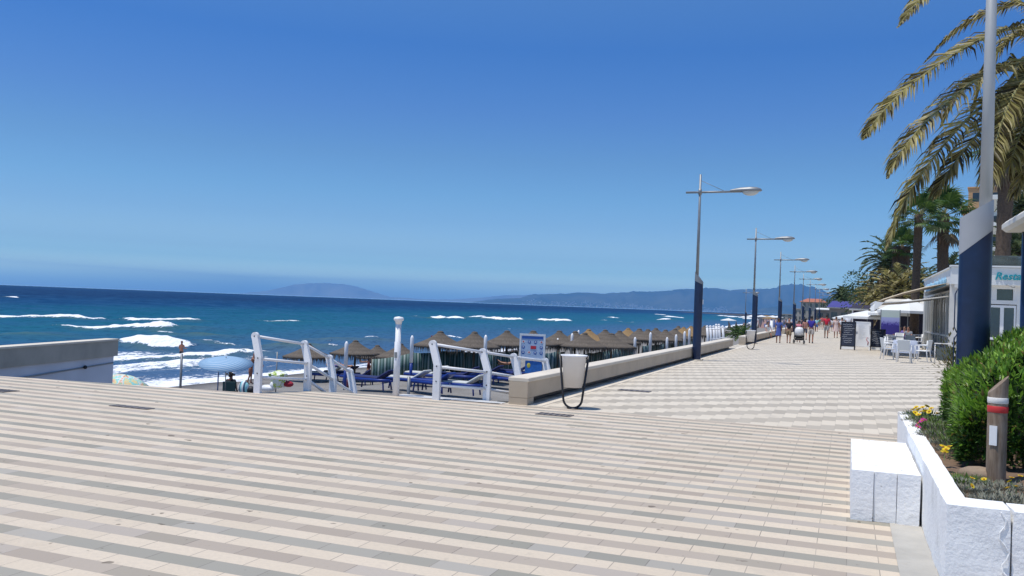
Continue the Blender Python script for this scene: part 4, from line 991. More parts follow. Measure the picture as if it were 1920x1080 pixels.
mb = MB(); mb.add([(1.5, .8, 4.05), (7, .8, 4.05), (7, 3.4, 4.75), (1.5, 3.4, 4.75)], [(0, 1, 2, 3), (3, 2, 1, 0)]); mb.box((4.2, 3.4, 4.4), (5.5, .06, .7)); mb.build('skylight', M['glass_grey'], rs)

# awning along the terrace side
aw = thing('awning', 'beige and cream striped awning sloping out from the glazed terrace side', 'awning', (4.1, 43.0, 0))
mb = MB(); n = 26; L = 8.6; vs = []
prof = [(-.02, 3.34), (-.9, 3.12), (-1.8, 2.84), (-2.6, 2.54), (-2.95, 2.40)]
for i in range(n+1):
    y = i*L/n; sag = .03*math.sin(i*math.pi/2)
    vs += [(x, y, z+sag*(1 if 0 < k < 4 else 0)) for k, (x, z) in enumerate(prof)]
m_ = len(prof); fs = [(i*m_+k, i*m_+k+1, (i+1)*m_+k+1, (i+1)*m_+k) for i in range(n) for k in range(m_-1)]
mb.add(vs, fs, 0, True); o = mb.build('canvas', stripes('awning_canvas', [(.55, .45, .32), (.66, .58, .45)], .35, 1), aw)
sm = o.modifiers.new('s', 'SOLIDIFY'); sm.thickness = .012
mb = MB(); pts = [(-2.95, 0, 2.40), (-2.95, L, 2.40)]; mb.tube(pts, .05, 8); mb.build('front_bar', M['white_paint'], aw)
mb = MB(); vs = []
for i in range(n*2+1): y = i*L/(2*n); vs += [(-2.97, y, 2.40), (-2.98, y, 2.02-.05*(i % 2))]
mb.add(vs, [(2*i, 2*i+1, 2*i+3, 2*i+2) for i in range(2*n)]); mb.build('valance', M['rest_white'], aw)
for y in (.05, L*.5, L-.05):
    mb = MB(); mb.tube([(0, y, 2.75), (-1.5, y, 2.5), (-2.9, y, 2.36)], .03, 6); mb.build('arm', M['beige_white'], aw)
# rolled white sheet hanging at the awning corner
mb = MB(); mb.add([(-2.95, 0, 2.42), (-2.95, .5, 2.40), (-3.2, .3, 2.1), (-3.05, -.05, 1.98), (-2.6, 0, 2.4)], [(0, 1, 2, 3), (0, 3, 4)]); o = mb.build('folded_corner', M['rest_white'], aw); o.modifiers.new('s', 'SOLIDIFY').thickness = .02

# ---- chalk boards
def squiggle(mb, x0, x1, z, y, h=.03, r=.006):
    x = x0; pts = []
    while x < x1: pts.append((x, y, z+random.uniform(-h, h))); x += random.uniform(.025, .06)
    if len(pts) > 1: mb.tube(pts, r, 4, cap=False)
M['chalkboard'] = simple('chalkboard', (.015, .022, .045), .7, .2, 4, 0); M['chalk'] = simple('chalk', (.6, .62, .66), .9, .1, 9, 0)
def board(label, px, py, w, h, white=False, rows=9, seed=0):
    random.seed(seed); q = G(px, py); r = thing('menu_board', label, 'menu board', (q.x, q.y, .004), R_(-4)); r.rotation_euler = (R_(-11), 0, R_(-4))
    mb = MB()
    for sx_ in (-1, 1): mb.box((sx_*(w/2-.03), 0, h/2), (.06, .05, h)); mb.box((sx_*(w/2-.03), .22, h*.42), (.05, .04, h*.8), M=Matrix.Rotation(R_(11+9), 4, 'X') @ Matrix.Translation((0, .06, .04)))
    mb.box((0, 0, h-.03), (w, .05, .06)); mb.box((0, 0, .20), (w, .05, .05)); mb.build('frame', M['dark_metal'] if not white else M['white_plastic'], r)
    mb = MB(); mb.box((0, .002, (h+.2)/2), (w-.1, .03, h-.24)); mb.build('panel', M['chalkboard'] if not white else M['white_plastic'], r)
    if not white:
        mb = MB(); mb.box((0, -.004, .10), (w-.16, .02, .12)); mb.build('lower_strip', M['rest_white'], r)
        mb = MB()
        for k in range(rows):
            z = h-.14-(h-.42)*k/rows; a = random.uniform(-.4, -.25)*w; squiggle(mb, a, a+random.uniform(.4, .75)*w, z, -.016, .022, .007)
        mb.build('chalk_writing', M['chalk'], r)
    else:
        mb = MB()
        for k in range(16): squiggle(mb, -.25*w, random.uniform(.0, .3)*w, h-.16-k*.05, -.016, .004, .003)
        mb.build('print', simple('print_grey', (.45, .47, .5), .8, .1, 9, 0), r)
        mb = MB(); mb.tube([(w*.34, -.018, .28), (w*.38, -.018, .42), (w*.25, -.018, .55), (w*.30, -.018, .68), (w*.38, -.018, .62)], [.02, .035, .02, .014, .014], 6); mb.build('pink_drawing', simple('pale_pink', (.62, .35, .36), .8, .1, 9, 0), r)
    return r
board('tall dark chalk menu board at the left of the row of three', 1589, 656, .72, 1.45, rows=10, seed=1)
board('tall white menu board with a small pink drawing, between two chalk boards', 1616, 656.5, .76, 1.48, True, seed=2)
board('shorter dark chalk menu board at the right of the row of three', 1645, 657.5, .74, 1.12, rows=8, seed=3)

# ---- white plastic chairs and tables
def make_chair():
    r = thing('chair', 'x', 'chair', (0, 0, 0), group='white plastic terrace chairs')
    mb = MB(); mb.box((0, 0, .44), (.46, .44, .035), bev=.012); mb.build('seat', M['white_plastic'], r)
    mb = MB(); Mx = Matrix.Translation((0, -.23, .46)) @ Matrix.Rotation(R_(10), 4, 'X')
    mb.box((0, 0, .22), (.44, .03, .42), M=Mx, bev=.01); mb.build('backrest', simple('chair_back', (.66, .67, .66), .5, .04, 3, 0), r)
    for sx_ in (-1, 1):
        mb = MB(); mb.tube([(sx_*.21, -.24, .86), (sx_*.21, -.22, .44), (sx_*.25, -.27, 0)], .022, 6); mb.build('leg', M['white_plastic'], r)
        mb = MB(); mb.tube([(sx_*.24, .21, .64), (sx_*.22, .20, .44), (sx_*.25, .25, 0)], .022, 6); mb.build('leg', M['white_plastic'], r)
        mb = MB(); mb.tube([(sx_*.235, -.24, .66), (sx_*.26, 0, .67), (sx_*.24, .22, .64)], .022, 6); mb.build('armrest', M['white_plastic'], r)
    return r
ch0 = make_chair()
chairs = [(1695, 680, 0, 'white plastic chair with its back to the viewer, near side of the first table'), (1729, 678.5, 78, 'white plastic chair seen from the side, right of the first terrace table'),
          (1666, 674, -70, 'white plastic chair at the left of the first terrace table, beside the short chalk board'), (1672, 668, -95, 'white plastic chair behind another at the left side of the first table'),
          (1706, 662, 185, 'white chair on the far side of the first terrace table'), (1668, 656, -80, 'white chair left of the second terrace table'), (1684, 654, 175, 'white chair behind the second terrace table'), (1720, 655, 100, 'white chair near the glass front, right of the second table'),
          (1662, 648, -60, 'small far white chair behind the short chalk board'), (1700, 647, 10, 'far white chair in the terrace shade')]
for i, (x, y, a, lb) in enumerate(chairs):
    q = G(x, y); o = ch0 if i == 0 else dup(ch0, None, None, lb); o.location = (q.x, q.y, .004); o.rotation_euler = (0, 0, R_(a)+R_(-9)); o['label'] = lb
def make_table(cloth_=True):
    r = thing('table', 'x', 'table', (0, 0, 0), group='white terrace tables')
    mb = MB(); mb.box((0, 0, .73), (.85, .85, .04), bev=.012); mb.build('tabletop', M['white_plastic'], r)
    for sx_ in (-1, 1):
        for sy_ in (-1, 1): mb = MB(); mb.tube([(sx_*.36, sy_*.36, .71), (sx_*.40, sy_*.40, 0)], .03, 6); mb.build('leg', M['white_plastic'], r)
    return r
tb0 = make_table(); tabs = [(1697, 671, 'first terrace table, nearest, with a pale blue cloth'), (1690, 658, 'second terrace table behind the first'), (1712, 650, 'terrace table in the shade near the glass front')]
for i, (x, y, lb) in enumerate(tabs):
    q = G(x, y); o = tb0 if i == 0 else dup(tb0); o.location = (q.x, q.y, .004); o.rotation_euler = (0, 0, R_(6)); o['label'] = lb
q = G(1697, 671); mb = MB(); n = 32; pr = [(.0, .757), (.40, .757), (.47, .752), (.50, .5), (.55, .22)]; random.seed(4); vs = []
for r_, z in pr:
    for k in range(n):
        th = 2*math.pi*k/n; sq = min(1/max(.001, abs(math.cos(th))), 1/max(.001, abs(math.sin(th))))**.6; w_ = 1+(.06*math.sin(k*5*2*math.pi/n*1.6) if z < .7 else 0); vs.append((r_*math.cos(th)*sq*w_, r_*math.sin(th)*sq*w_, z))
mb.add(vs, [(i*n+k, i*n+(k+1) % n, (i+1)*n+(k+1) % n, (i+1)*n+k) for i in range(len(pr)-1) for k in range(n)], 0, True)
o = mb.build('tablecloth', simple('cloth_pale_blue', (.42, .46, .56), .8, .08, 5, .1), loc=(q.x, q.y, .006)); setp(o, 'pale blue grey cloth draped over the nearest terrace table', 'tablecloth')
# small high stand at the corner of the hedge
q = G(1772, 684); r = thing('side_stand', 'narrow white high stand with thin legs in front of the restaurant corner', 'table', (q.x, q.y, 0), R_(-5))
mb = MB(); mb.box((0, 0, .80), (.78, .42, .03), bev=.008); mb.build('tabletop', M['beige_white'], r)
for sx_ in (-1, 1):
    for sy_ in (-1, 1): mb = MB(); mb.tube([(sx_*.36, sy_*.18, .79), (sx_*.36, sy_*.18, 0)], .02, 6); mb.build('leg', M['beige_white'], r)
mb = MB(); mb.box((0, .1, .40), (.6, .02, .5)); mb.build('panel', M['glass_grey'], r)

# ---- terrace behind: kiosk canopy, picture panel, sunshades, back stalls
def kiosk(label, cx, dist, w, dep, h, roofmat, bodymat, zrise=.8, over=.5, cat='kiosk', windows=3, open_=False):
    b = gnd(cx, dist); r = thing('kiosk', label, cat, b)
    if open_:
        for sx_ in (-1, 1):
            for sy_ in (0, 1): mb = MB(); mb.box((sx_*(w/2-.1), sy_*dep, h/2), (.1, .1, h)); mb.build('post', M['white_paint'], r)
        mb = MB(); mb.box((0, dep-.1, h/2), (w-.2, .08, h)); mb.build('back_wall', bodymat, r)
    else:
        mb = MB(); mb.box((0, dep/2, h/2), (w, dep, h)); mb.build('wall', bodymat, r)
        for k in range(windows):
            x = -w/2+w*(k+.5)/windows; mb = MB(); mb.box((x, -.01, h*.5), (w/windows*.6, .05, h*.5)); mb.build('window', M['glass_dark'], r)
    a, bq = w/2+over, -over; mb = MB()
    mb.add([(-a, bq, h+.002), (a, bq, h+.002), (a, dep+over, h+.002), (-a, dep+over, h+.002), (-a+over*2, dep*.4, h+zrise), (a-over*2, dep*.4, h+zrise)], [(3, 2, 1, 0), (0, 1, 5, 4), (1, 2, 5), (2, 3, 4, 5), (3, 0, 4)])
    mb.build('roof', roofmat, r); mb = MB(); mb.box((0, dep/2, h-.08), (w+over*1.8, dep+over*1.8, .14)); mb.build('eaves', M['rest_white'] if cat == 'kiosk' else M['frame_grey'], r)
    return r
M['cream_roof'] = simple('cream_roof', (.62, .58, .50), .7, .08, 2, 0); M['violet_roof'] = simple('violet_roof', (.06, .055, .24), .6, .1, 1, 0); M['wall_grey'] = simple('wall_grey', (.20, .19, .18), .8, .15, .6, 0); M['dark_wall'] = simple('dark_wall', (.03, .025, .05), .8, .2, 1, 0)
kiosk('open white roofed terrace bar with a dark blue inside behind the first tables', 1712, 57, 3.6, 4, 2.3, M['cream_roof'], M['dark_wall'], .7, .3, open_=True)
kiosk('long low building with a violet hipped roof in the distance', 1592, 130, 5.6, 9, 3.0, M['violet_roof'], M['wall_grey'], 1.0, .35, cat='building', windows=4)
kiosk('small grey flat stall left of the long violet roofed building', 1546, 160, 3.2, 5, 2.8, M['rest_white'], M['wall_grey'], .3, .3, cat='stall', windows=2)
# picture panel
q = G(1669, 640); pn = D(1669, 610, 52); r = thing('picture_panel', 'printed screen with a pale green top and a violet harbour skyline picture', 'screen', (pn.x, pn.y, 0), R_(-2))
mb = MB()
for sx_ in (-1, 1): mb.box((sx_*.52, 0, 1.1), (.05, .05, 2.2))
mb.build('frame', M['galv'], r)
t = NT('skyline_print'); P = t.xyz(t.co()); nz = t.noise(t.vec(t.m('MULTIPLY', P[0], 3.0), t.m('MULTIPLY', P[2], 2.5)), 3.5, 4, .6)
zz = P[2]; c = t.ramp(t.m('DIVIDE', zz, 2.2), [(0, (.06, .05, .25)), (.50, (.10, .08, .42)), (.60, (.10, .08, .42)), (.70, (.36, .38, .68)), (.79, (.42, .46, .72)), (.80, (.55, .64, .58)), (1, (.60, .66, .62))])
c = t.mix(t.m('MULTIPLY', t.m('GREATER_THAN', t.m('ADD', nz, t.m('MULTIPLY', t.m('SUBTRACT', 1.42, zz), .8)), .56), t.m('LESS_THAN', zz, 1.7)), c, (.04, .03, .24)); t.fin(c, .6)
mb = MB(); mb.box((0, -.01, 1.45), (1.0, .02, 1.44)); mb.build('print', t.mat, r)
# market sunshades
def sunshade(label, px, py, dist, r_, open_h=.5, mat='rest_white', group='cream market sunshades on the terrace', name='sunshade'):
    b = gnd(px, dist); zt_ = zat(px, py, dist); r = thing(name, label, 'parasol', b, group=group); mb = MB(); mb.tube([(0, 0, 0), (0, 0, zt_)], .03, 8); mb.build('pole', M['galv'], r)
    mb = MB(); n = 8; vs = [(0, 0, zt_)]+[(r_*.55*math.cos(2*math.pi*k/n), r_*.55*math.sin(2*math.pi*k/n), zt_-open_h*.45) for k in range(n)]+[(r_*math.cos(2*math.pi*k/n), r_*math.sin(2*math.pi*k/n), zt_-open_h) for k in range(n)]+[(r_*math.cos(2*math.pi*k/n), r_*math.sin(2*math.pi*k/n), zt_-open_h-.16) for k in range(n)]
    fs = [(0, 1+k, 1+(k+1) % n) for k in range(n)]
    for a in (1, 1+n): fs += [(a+k, a+n+k, a+n+(k+1) % n, a+(k+1) % n) for k in range(n)]
    mb.add(vs, fs); o = mb.build('canopy', M[mat], r); s_ = o.modifiers.new('s', 'SOLIDIFY'); s_.thickness = .01; return r
for args in [('large cream sunshade with drooping edge beside the awning end', 1702, 560, 54, 1.75, .75), ('white flat sunshade left of the picture panel', 1626, 582, 62, 1.6, .45), ('white sunshade farther back, left of the others', 1606, 587, 80, 1.7, .45),
             ('white sunshade right behind the picture panel', 1672, 578, 60, 1.5, .35), ('small far white sunshade above the strolling crowd', 1588, 590, 100, 1.6, .4)]: sunshade(*args)
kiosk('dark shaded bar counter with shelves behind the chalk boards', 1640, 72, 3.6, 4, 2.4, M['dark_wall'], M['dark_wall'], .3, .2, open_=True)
# low planter hedge/boards under sunshades
q = G(1660, 648); mb = MB(); mb.box((0, 0, .45), (1.9, .06, .9), bev=.01); mb.box((0, 0, .92), (1.95, .12, .04)); o = mb.build('terrace_screen', M['rest_white'], loc=(q.x+.3, q.y+1.5, 0)); setp(o, 'low white terrace screen behind the short chalk board', 'screen')

# ================================================================== HOUSES AND FLATS
def block(label, px, dist, w, dep, H, wall, storeys, bays, roof=None, balc=False, rz=0, name='apartment_building', zbase=0):
    b = gnd(px, dist); r = thing(name, label, 'building', (b.x, b.y, zbase), rz)
    mb = MB(); mb.box((0, dep/2, H/2), (w, dep, H)); mb.build('wall', wall, r); sh_ = H/storeys
    for s_ in range(storeys):
        for k in range(bays):
            x = -w/2+w*(k+.5)/bays; z = sh_*(s_+.52); mb = MB(); mb.box((x, -.02, z), (w/bays*.5, .08, sh_*.5)); wo = mb.build('window', M['glass_dark'], r)
            if dist < 160: mb = MB(); mb.box((x, -.05, z-sh_*.27), (w/bays*.56, .14, .06)); mb.build('sill', wall, wo)
        if balc:
            mb = MB(); mb.box((0, -.6, sh_*s_+.1), (w*.96, 1.2, .16)); mb.box((0, -1.16, sh_*s_+.55), (w*.96, .06, .8)); mb.build('balcony', M['rest_white'] if balc == 1 else wall, r)
            for sd in (-1,):
                mb = MB(); mb.box((sd*(w/2+.55), dep/2, sh_*s_+.35), (1.1, dep*.9, .5)); mb.build('balcony', M['rest_white'] if balc == 1 else wall, r)
    mb = MB()
    if roof: a = w/2+.4; mb.add([(-a, -.4, H+.003), (a, -.4, H+.003), (a, dep+.4, H+.003), (-a, dep+.4, H+.003), (-a*.5, dep/2, H+w*.16), (a*.5, dep/2, H+w*.16)], [(3, 2, 1, 0), (0, 1, 5, 4), (1, 2, 5), (2, 3, 4, 5), (3, 0, 4)]); mb.build('roof', roof, r)
    else: mb.box((0, dep/2, H+.1), (w+.3, dep+.3, .2)); mb.build('roof', wall, r)
    return r
M['pale_green'] = simple('pale_green_wall', (.50, .58, .48), .8, .06, .5, 0); M['orange_wall'] = simple('orange_wall', (.58, .34, .17), .8, .06, .5, 0); M['house_wall'] = simple('house_wall', (.42, .38, .32), .8, .1, .4, 0); M['red_tile'] = simple('red_tile', (.42, .15, .09), .8, .2, 2, 0)
d_ = 100; block('pale green apartment block with white balconies at the right edge', 1950, d_, 8.4, 14, zat(1910, 210, d_), M['pale_green'], 8, 3, balc=1, rz=R_(-8))
d_ = 140; block('orange apartment block with dark balconies behind the big lamp column', 1858, d_, 7.4, 14, zat(1840, 350, d_), M['orange_wall'], 7, 3, balc=2, rz=R_(-8))
d_ = 120; block('white apartment block partly hidden behind the silver lamp collar', 1862, d_, 6.5, 12, zat(1850, 395, d_), M['rest_white'], 6, 3, balc=1, rz=R_(-8))
d_ = 210; block('cream house with a red tiled roof in the distance beyond the lamps', 1524, d_, 5.6, 9, zat(1524, 568, d_)+.2, M['house_wall'], 3, 4, roof=M['red_tile'], name='house')
d_ = 240; block('low pale house left of the red roofed one', 1501, d_, 4.2, 8, zat(1501, 580, d_), M['house_wall'], 2, 3, name='house')
d_ = 205; block('grey terrace building right of the red roofed house', 1548, d_, 4.6, 8, zat(1548, 586, d_)-.3, M['wall_grey'], 2, 3, name='house')
d_ = 330; block('small white house far up the slope', 1640, d_, 9, 9, zat(1628, 534, d_), M['house_wall'], 4, 3, name='house')
d_ = 300; block('tiny pale building at the foot of the headland', 1480, d_, 6, 8, zat(1480, 590, d_), M['house_wall'], 2, 3, name='house')
# telegraph pole above the slope
b = gnd(1608, 200); r = thing('utility_pole', 'thin far utility pole with cross arms above the trees', 'pole', b); z = zat(1608, 525, 200); mb = MB(); mb.tube([(0, 0, 0), (0, 0, z)], .09, 6); mb.build('pole', M['dark_metal'], r)
for dz in (.3, .9): mb = MB(); mb.box((0, 0, z-dz), (2.2, .1, .1)); mb.build('cross_arm', M['dark_metal'], r)
# ================================================================== PEOPLE
def skin_mesh(pts, edges, rad, root=0, lvl=1):
    me = bpy.data.meshes.new('tmp'); me.from_pydata([tuple(p) for p in pts], edges, []); o = bpy.data.objects.new('tmp', me); C.objects.link(o)
    m_ = o.modifiers.new('Skin', 'SKIN'); m_.use_smooth_shade = True
    if not me.skin_vertices: raise RuntimeError('no skin layer')
    sv = me.skin_vertices[0].data
    for i, r in enumerate(rad):
        sv[i].radius = (r, r) if not hasattr(r, '__len__') else r; sv[i].use_root = (i == root)
    s2 = o.modifiers.new('Sub', 'SUBSURF'); s2.levels = lvl; s2.render_levels = lvl
    dg = bpy.context.evaluated_depsgraph_get(); me2 = bpy.data.meshes.new_from_object(o.evaluated_get(dg)); bpy.data.objects.remove(o)
    return [tuple(v.co) for v in me2.vertices], [tuple(p.vertices) for p in me2.polygons]
def person(label, loc, yaw, H=1.7, pose='stand', top=None, bottom=None, dress=None, hair='short', hcol='hair', skin='skin', leg=(12, -12), arm=(-10, 12), elbow=(15, 20), torso=0, shoes=True, fem=False, group=None, hat=None, kneeb=(5, 12), tors_roll=0, fat=1.0, extra=None, thigh=None, shin=None, sleeve=.5, short=.9):
    """builds one figure; +Y is the way it faces. angles in degrees from straight down, positive forward"""
    g = thing('person', label, 'person', loc, yaw, group); k = H/1.75
    def dirv(a, side=0.0): a = R_(a); return Vector((side, math.sin(a), -math.cos(a))).normalized()
    T = R_(torso); upv = Vector((0, math.sin(T), math.cos(T)))
    pel = Vector((0, 0, .93 if pose != 'sit' else .50)); sw = .155 if fem else .175; hw = .095 if fem else .085
    P = {'pel': pel, 'sp': pel+upv*.16, 'ch': pel+upv*.36, 'nk': pel+upv*.54, 'hd': pel+upv*.655+Vector((0, .015, 0)), 'ht': pel+upv*.755+Vector((0, .01, 0))}
    for i, s_ in enumerate((-1, 1)):
        P['hip%d' % i] = pel+Vector((s_*hw, 0, -.04)); th = (thigh or leg)[i]; sn = shin[i] if shin else leg[i]-kneeb[i]
        P['kn%d' % i] = P['hip%d' % i]+dirv(th, s_*.03)*.43; P['an%d' % i] = P['kn%d' % i]+dirv(sn)*.42
        fd = dirv(sn+80) if pose != 'lie' else dirv(sn+60); P['to%d' % i] = P['an%d' % i]+fd*.16+Vector((0, 0, -.02 if pose != 'lie' else 0)); P['hl%d' % i] = P['an%d' % i]-fd*.04+Vector((0, 0, -.03))
        P['sh%d' % i] = pel+upv*.475+Vector((s_*sw, 0, 0)); P['el%d' % i] = P['sh%d' % i]+dirv(arm[i]+torso*(-1 if pose == 'lie' else 0), s_*.16)*.29
        P['wr%d' % i] = P['el%d' % i]+dirv(arm[i]+elbow[i], s_*.02)*.25; P['ha%d' % i] = P['wr%d' % i]+dirv(arm[i]+elbow[i]+8)*.085
    keys = list(P.keys()); ix = {q: i for i, q in enumerate(keys)}
    R = {'pel': .125*fat, 'sp': .115*fat*(.88 if fem else 1), 'ch': (.135*(.9 if fem else 1)*fat), 'nk': .055, 'hd': .088, 'ht': .07}
    for i in (0, 1): R.update({'hip%d' % i: .092*fat, 'kn%d' % i: .056, 'an%d' % i: .037, 'to%d' % i: .03, 'hl%d' % i: .032, 'sh%d' % i: .056, 'el%d' % i: .040, 'wr%d' % i: .028, 'ha%d' % i: .034})
    E = [('pel', 'sp'), ('sp', 'ch'), ('ch', 'nk'), ('nk', 'hd'), ('hd', 'ht')]
    for i in '01': E += [('pel', 'hip'+i), ('hip'+i, 'kn'+i), ('kn'+i, 'an'+i), ('an'+i, 'to'+i), ('an'+i, 'hl'+i), ('ch', 'sh'+i), ('sh'+i, 'el'+i), ('el'+i, 'wr'+i), ('wr'+i, 'ha'+i)]
    vs, fs = skin_mesh([P[q]*k for q in keys], [(ix[a], ix[b]) for a, b in E], [R[q]*k for q in keys], 0, 1)
    mb = MB(); mb.add(vs, fs, 0, True)
    # fingers, thumb, ears, nose
    for i in (0, 1):
        s_ = -1 if i == 0 else 1; w_ = P['ha%d' % i]; d_ = (P['ha%d' % i]-P['wr%d' % i]).normalized()
        for fgr in range(4):
            o_ = Vector((0, (fgr-1.5)*.017, 0)); L_ = [.06, .07, .066, .052][fgr]; a = w_+o_+d_*.02; b = a+d_*L_*.55+Vector((-s_*.006, 0, 0)); c = b+(d_+Vector((-s_*.35, .1, 0))).normalized()*L_*.5
            mb.tube([a*k, b*k, c*k], [.0095*k, .0085*k, .007*k], 5)
        a = w_+Vector((0, .025, 0)); mb.tube([a*k, (a+d_*.03+Vector((0, .022, 0)))*k, (a+d_*.055+Vector((0, .024, 0)))*k], [.012*k, .010*k, .008*k], 5)
    hc = P['hd']+upv*.045; fw = Vector((0, math.cos(T), -math.sin(T)))
    mb.ball(tuple((hc)*k), (.074*k, .088*k, .108*k), 12, 8)
    for s_ in (-1, 1): mb.ball(tuple((hc+Vector((s_*.076, 0, -.005)))*k), (.012*k, .02*k, .03*k), 6, 4)
    mb.ball(tuple((hc+fw*.092-upv*.01)*k), (.012*k, .018*k, .018*k), 6, 4)
    mb.build('body', M[skin], g)
    e_ = MB()
    for s_ in (-1, 1): e_.ball(tuple((hc+fw*.078+Vector((s_*.03, 0, 0))+upv*.012)*k), (.012*k, .008*k, .007*k), 6, 4)
    e_.build('eyes', M['dark_metal'], g)
    mo = MB(); mo.ball(tuple((hc+fw*.083-upv*.05)*k), (.024*k, .008*k, .007*k), 6, 4); mo.build('mouth', simple('lips', (.35, .1, .08), .5, .05, 9, 0), g)
    # hair
    if hair != 'bald':
        mb = MB(); c0 = hc+upv*.025-fw*.018; mb.ball(tuple(c0*k), (.088*k, .096*k, .100*k), 12, 8)
        if hair == 'long': mb.ball(tuple((hc-fw*.05-upv*.11)*k), (.085*k, .05*k, .15*k), 10, 7)
        if hair == 'bun': mb.ball(tuple((hc-fw*.07+upv*.09)*k), (.05*k, .05*k, .05*k), 8, 6)
        if hair == 'curly':
            for _ in range(16): v_ = Vector((random.gauss(0, .07), random.gauss(-.02, .06), random.gauss(.02, .07))); mb.ball(tuple((c0+v_)*k), .05*k, 7, 5)
        mb.build('hair', M[hcol], g)
    if hat: mb = MB(); mb.ball(tuple((hc+upv*.05)*k), (.1*k, .11*k, .08*k), 12, 7); mb.tube([(hc+fw*.06+upv*.045)*k, (hc+fw*.17+upv*.03)*k], [.06*k, .05*k], 8, flat=.2); mb.build('cap', cloth(hat), g)
    def lerp(a, b, t_): return P[a]+(P[b]-P[a])*t_
    def garment(name, pts, edges, rad, mat): vs, fs = skin_mesh([p*k for p in pts], edges, [r*k for r in rad], 0, 1); mb = MB(); mb.add(vs, fs, 0, True); return mb.build(name, mat, g)
    if top or dress:
        col = top or dress; f_ = 1.13
        pts = [P['pel']+upv*.0, P['sp'], P['ch'], P['nk']-upv*.055]; rad = [.138*fat, .132*fat*(.88 if fem else 1), .148*fat*(.9 if fem else 1), .075]; ed = [(0, 1), (1, 2), (2, 3)]
        for i in '01': b = len(pts); pts += [P['sh'+i], lerp('sh'+i, 'el'+i, sleeve*.6), lerp('sh'+i, 'el'+i, sleeve*1.3)]; rad += [.070, .062, .056]; ed += [(2, b), (b, b+1), (b+1, b+2)]
        garment('top' if top else 'dress_top', pts, ed, rad, cloth(col))
    if dress:
        mb = MB(); n = 20; low = .55; prof = [(P['sp'], .13), (P['pel'], .158), ((P['pel']+P['kn0']*.5+P['kn1']*.5)*.5, .185), ((P['kn0']+P['kn1'])*.5+Vector((0, 0, low*.12)), .215)]
        vs = []
        for c_, r_ in prof:
            for q in range(n): th = 2*math.pi*q/n; w_ = 1+.05*math.sin(th*5); vs.append(((c_.x+r_*fat*w_*math.cos(th))*k, (c_.y+r_*.8*fat*w_*math.sin(th))*k, c_.z*k))
        mb.add(vs, [(i*n+q, i*n+(q+1) % n, (i+1)*n+(q+1) % n, (i+1)*n+q) for i in range(len(prof)-1) for q in range(n)], 0, True); mb.build('skirt', cloth(dress), g)
    if bottom:
        pts = [P['pel']+upv*.05, P['pel']+upv*.0]; rad = [.132*fat, .140*fat]; ed = [(0, 1)]
        for i in '01': b = len(pts); pts += [P['hip'+i], lerp('hip'+i, 'kn'+i, short*.55), lerp('hip'+i, 'kn'+i, short)]; rad += [.112*fat, .098*fat, .090*fat]; ed += [(1, b), (b, b+1), (b+1, b+2)]
        garment('shorts', pts, ed, rad, cloth(bottom))
    if shoes:
        for i in '01':
            mb = MB(); a, b = P['hl'+i]*k, P['to'+i]*k; mb.tube([a, (a+b)/2, b], [.042*k, .046*k, .036*k], 8); mb.build('shoe', cloth((.03, .03, .035) if shoes is True else shoes), g)
    return g
def at_foot(px, py, z=0.0): p = G(px, py, z); return Vector((p.x, p.y, z+.008))
def hgt(px, yf, yt, z=0.0):
    p = G(px, yf, z); d_ = (p-CAM).dot(FW); return (yf-yt)*d_/F_PX
random.seed(77)
KH, NV, VI = (.33, .23, .13), (.015, .018, .03), (.04, .03, .30)
def pp(label, px, yf, yt, **kw):
    loc = at_foot(px, yf); loc.z += .0; H = hgt(px, yf, yt); yaw = kw.pop('yaw', 0); return person(label, loc, R_(yaw), H, **kw)
G1 = None
pp('woman in a loose blue dress walking away beside the third lamp', 1459, 643, 597, dress=(.07, .11, .36), hair='bun', hcol='hair_brown', fem=True, skin='skin_dark', leg=(6, -6), yaw=5)
pp('man in a black t-shirt and khaki shorts walking away left of the stroller', 1478.5, 643.5, 597, top=NV, bottom=KH, hair='bald', skin='skin', fat=1.12, leg=(5, -8))
pp('woman in a pink top pushing the stroller, hair tied up, seen from behind', 1497, 642, 601, top=(.75, .25, .3), bottom=(.5, .5, .5), hair='bun', hcol='hair_brown', fem=True, arm=(25, 25), elbow=(45, 45))
pp('man in a violet t-shirt and light grey shorts walking right of the stroller', 1520.5, 643.5, 592.5, top=VI, bottom=(.45, .41, .38), hair='short', fat=1.1, leg=(12, -12), skin='skin_dark', arm=(20, -8), elbow=(50, 20))
pp('woman with dark hair and patterned top half hidden behind the stroller group', 1509, 637, 597, top=(.42, .2, .16), bottom=(.05, .05, .08), hair='long', fem=True)
pp('person in a pale cyan shirt and blue shorts ahead of the violet shirted man', 1531, 622, 596, top=(.35, .62, .68), bottom=(.06, .14, .35), hair='short', hcol='hair_brown')
pp('man in a bright red t-shirt and grey shorts walking away alone', 1549, 634, 590, top=(.62, .02, .05), bottom=(.36, .35, .34), leg=(10, -10), skin='skin_dark')
pp('woman in a pale pink flowered blouse and skirt with a light bag', 1567, 633.5, 594, dress=(.66, .5, .46), hair='short', hcol='hair_brown', fem=True, leg=(4, -8), fat=1.15)
pp('person in a white shirt just left of the tall chalk board', 1578, 632, 595, top=(.72, .72, .74), bottom=(.66, .55, .5), hair='short', hcol='hair_brown')
pp('man in a white shirt standing behind the tall chalk board', 1590, 632, 589, top=(.74, .75, .8), bottom=(.3, .3, .35), hair='short', fat=1.2, hcol='hair_grey')
pp('distant woman in red walking beyond the red shirted man', 1541, 618, 592, top=(.55, .12, .12), bottom=(.6, .5, .45), hair='short', fem=True)
pp('distant walker in a white top left of the flowered blouse', 1560, 622, 597, top=(.7, .68, .68), bottom=(.2, .2, .3), hair='long', fem=True)
pp('distant walker in dark clothes near the seaward lamps', 1503, 622, 598, top=(.05, .05, .08), bottom=(.1, .1, .2))
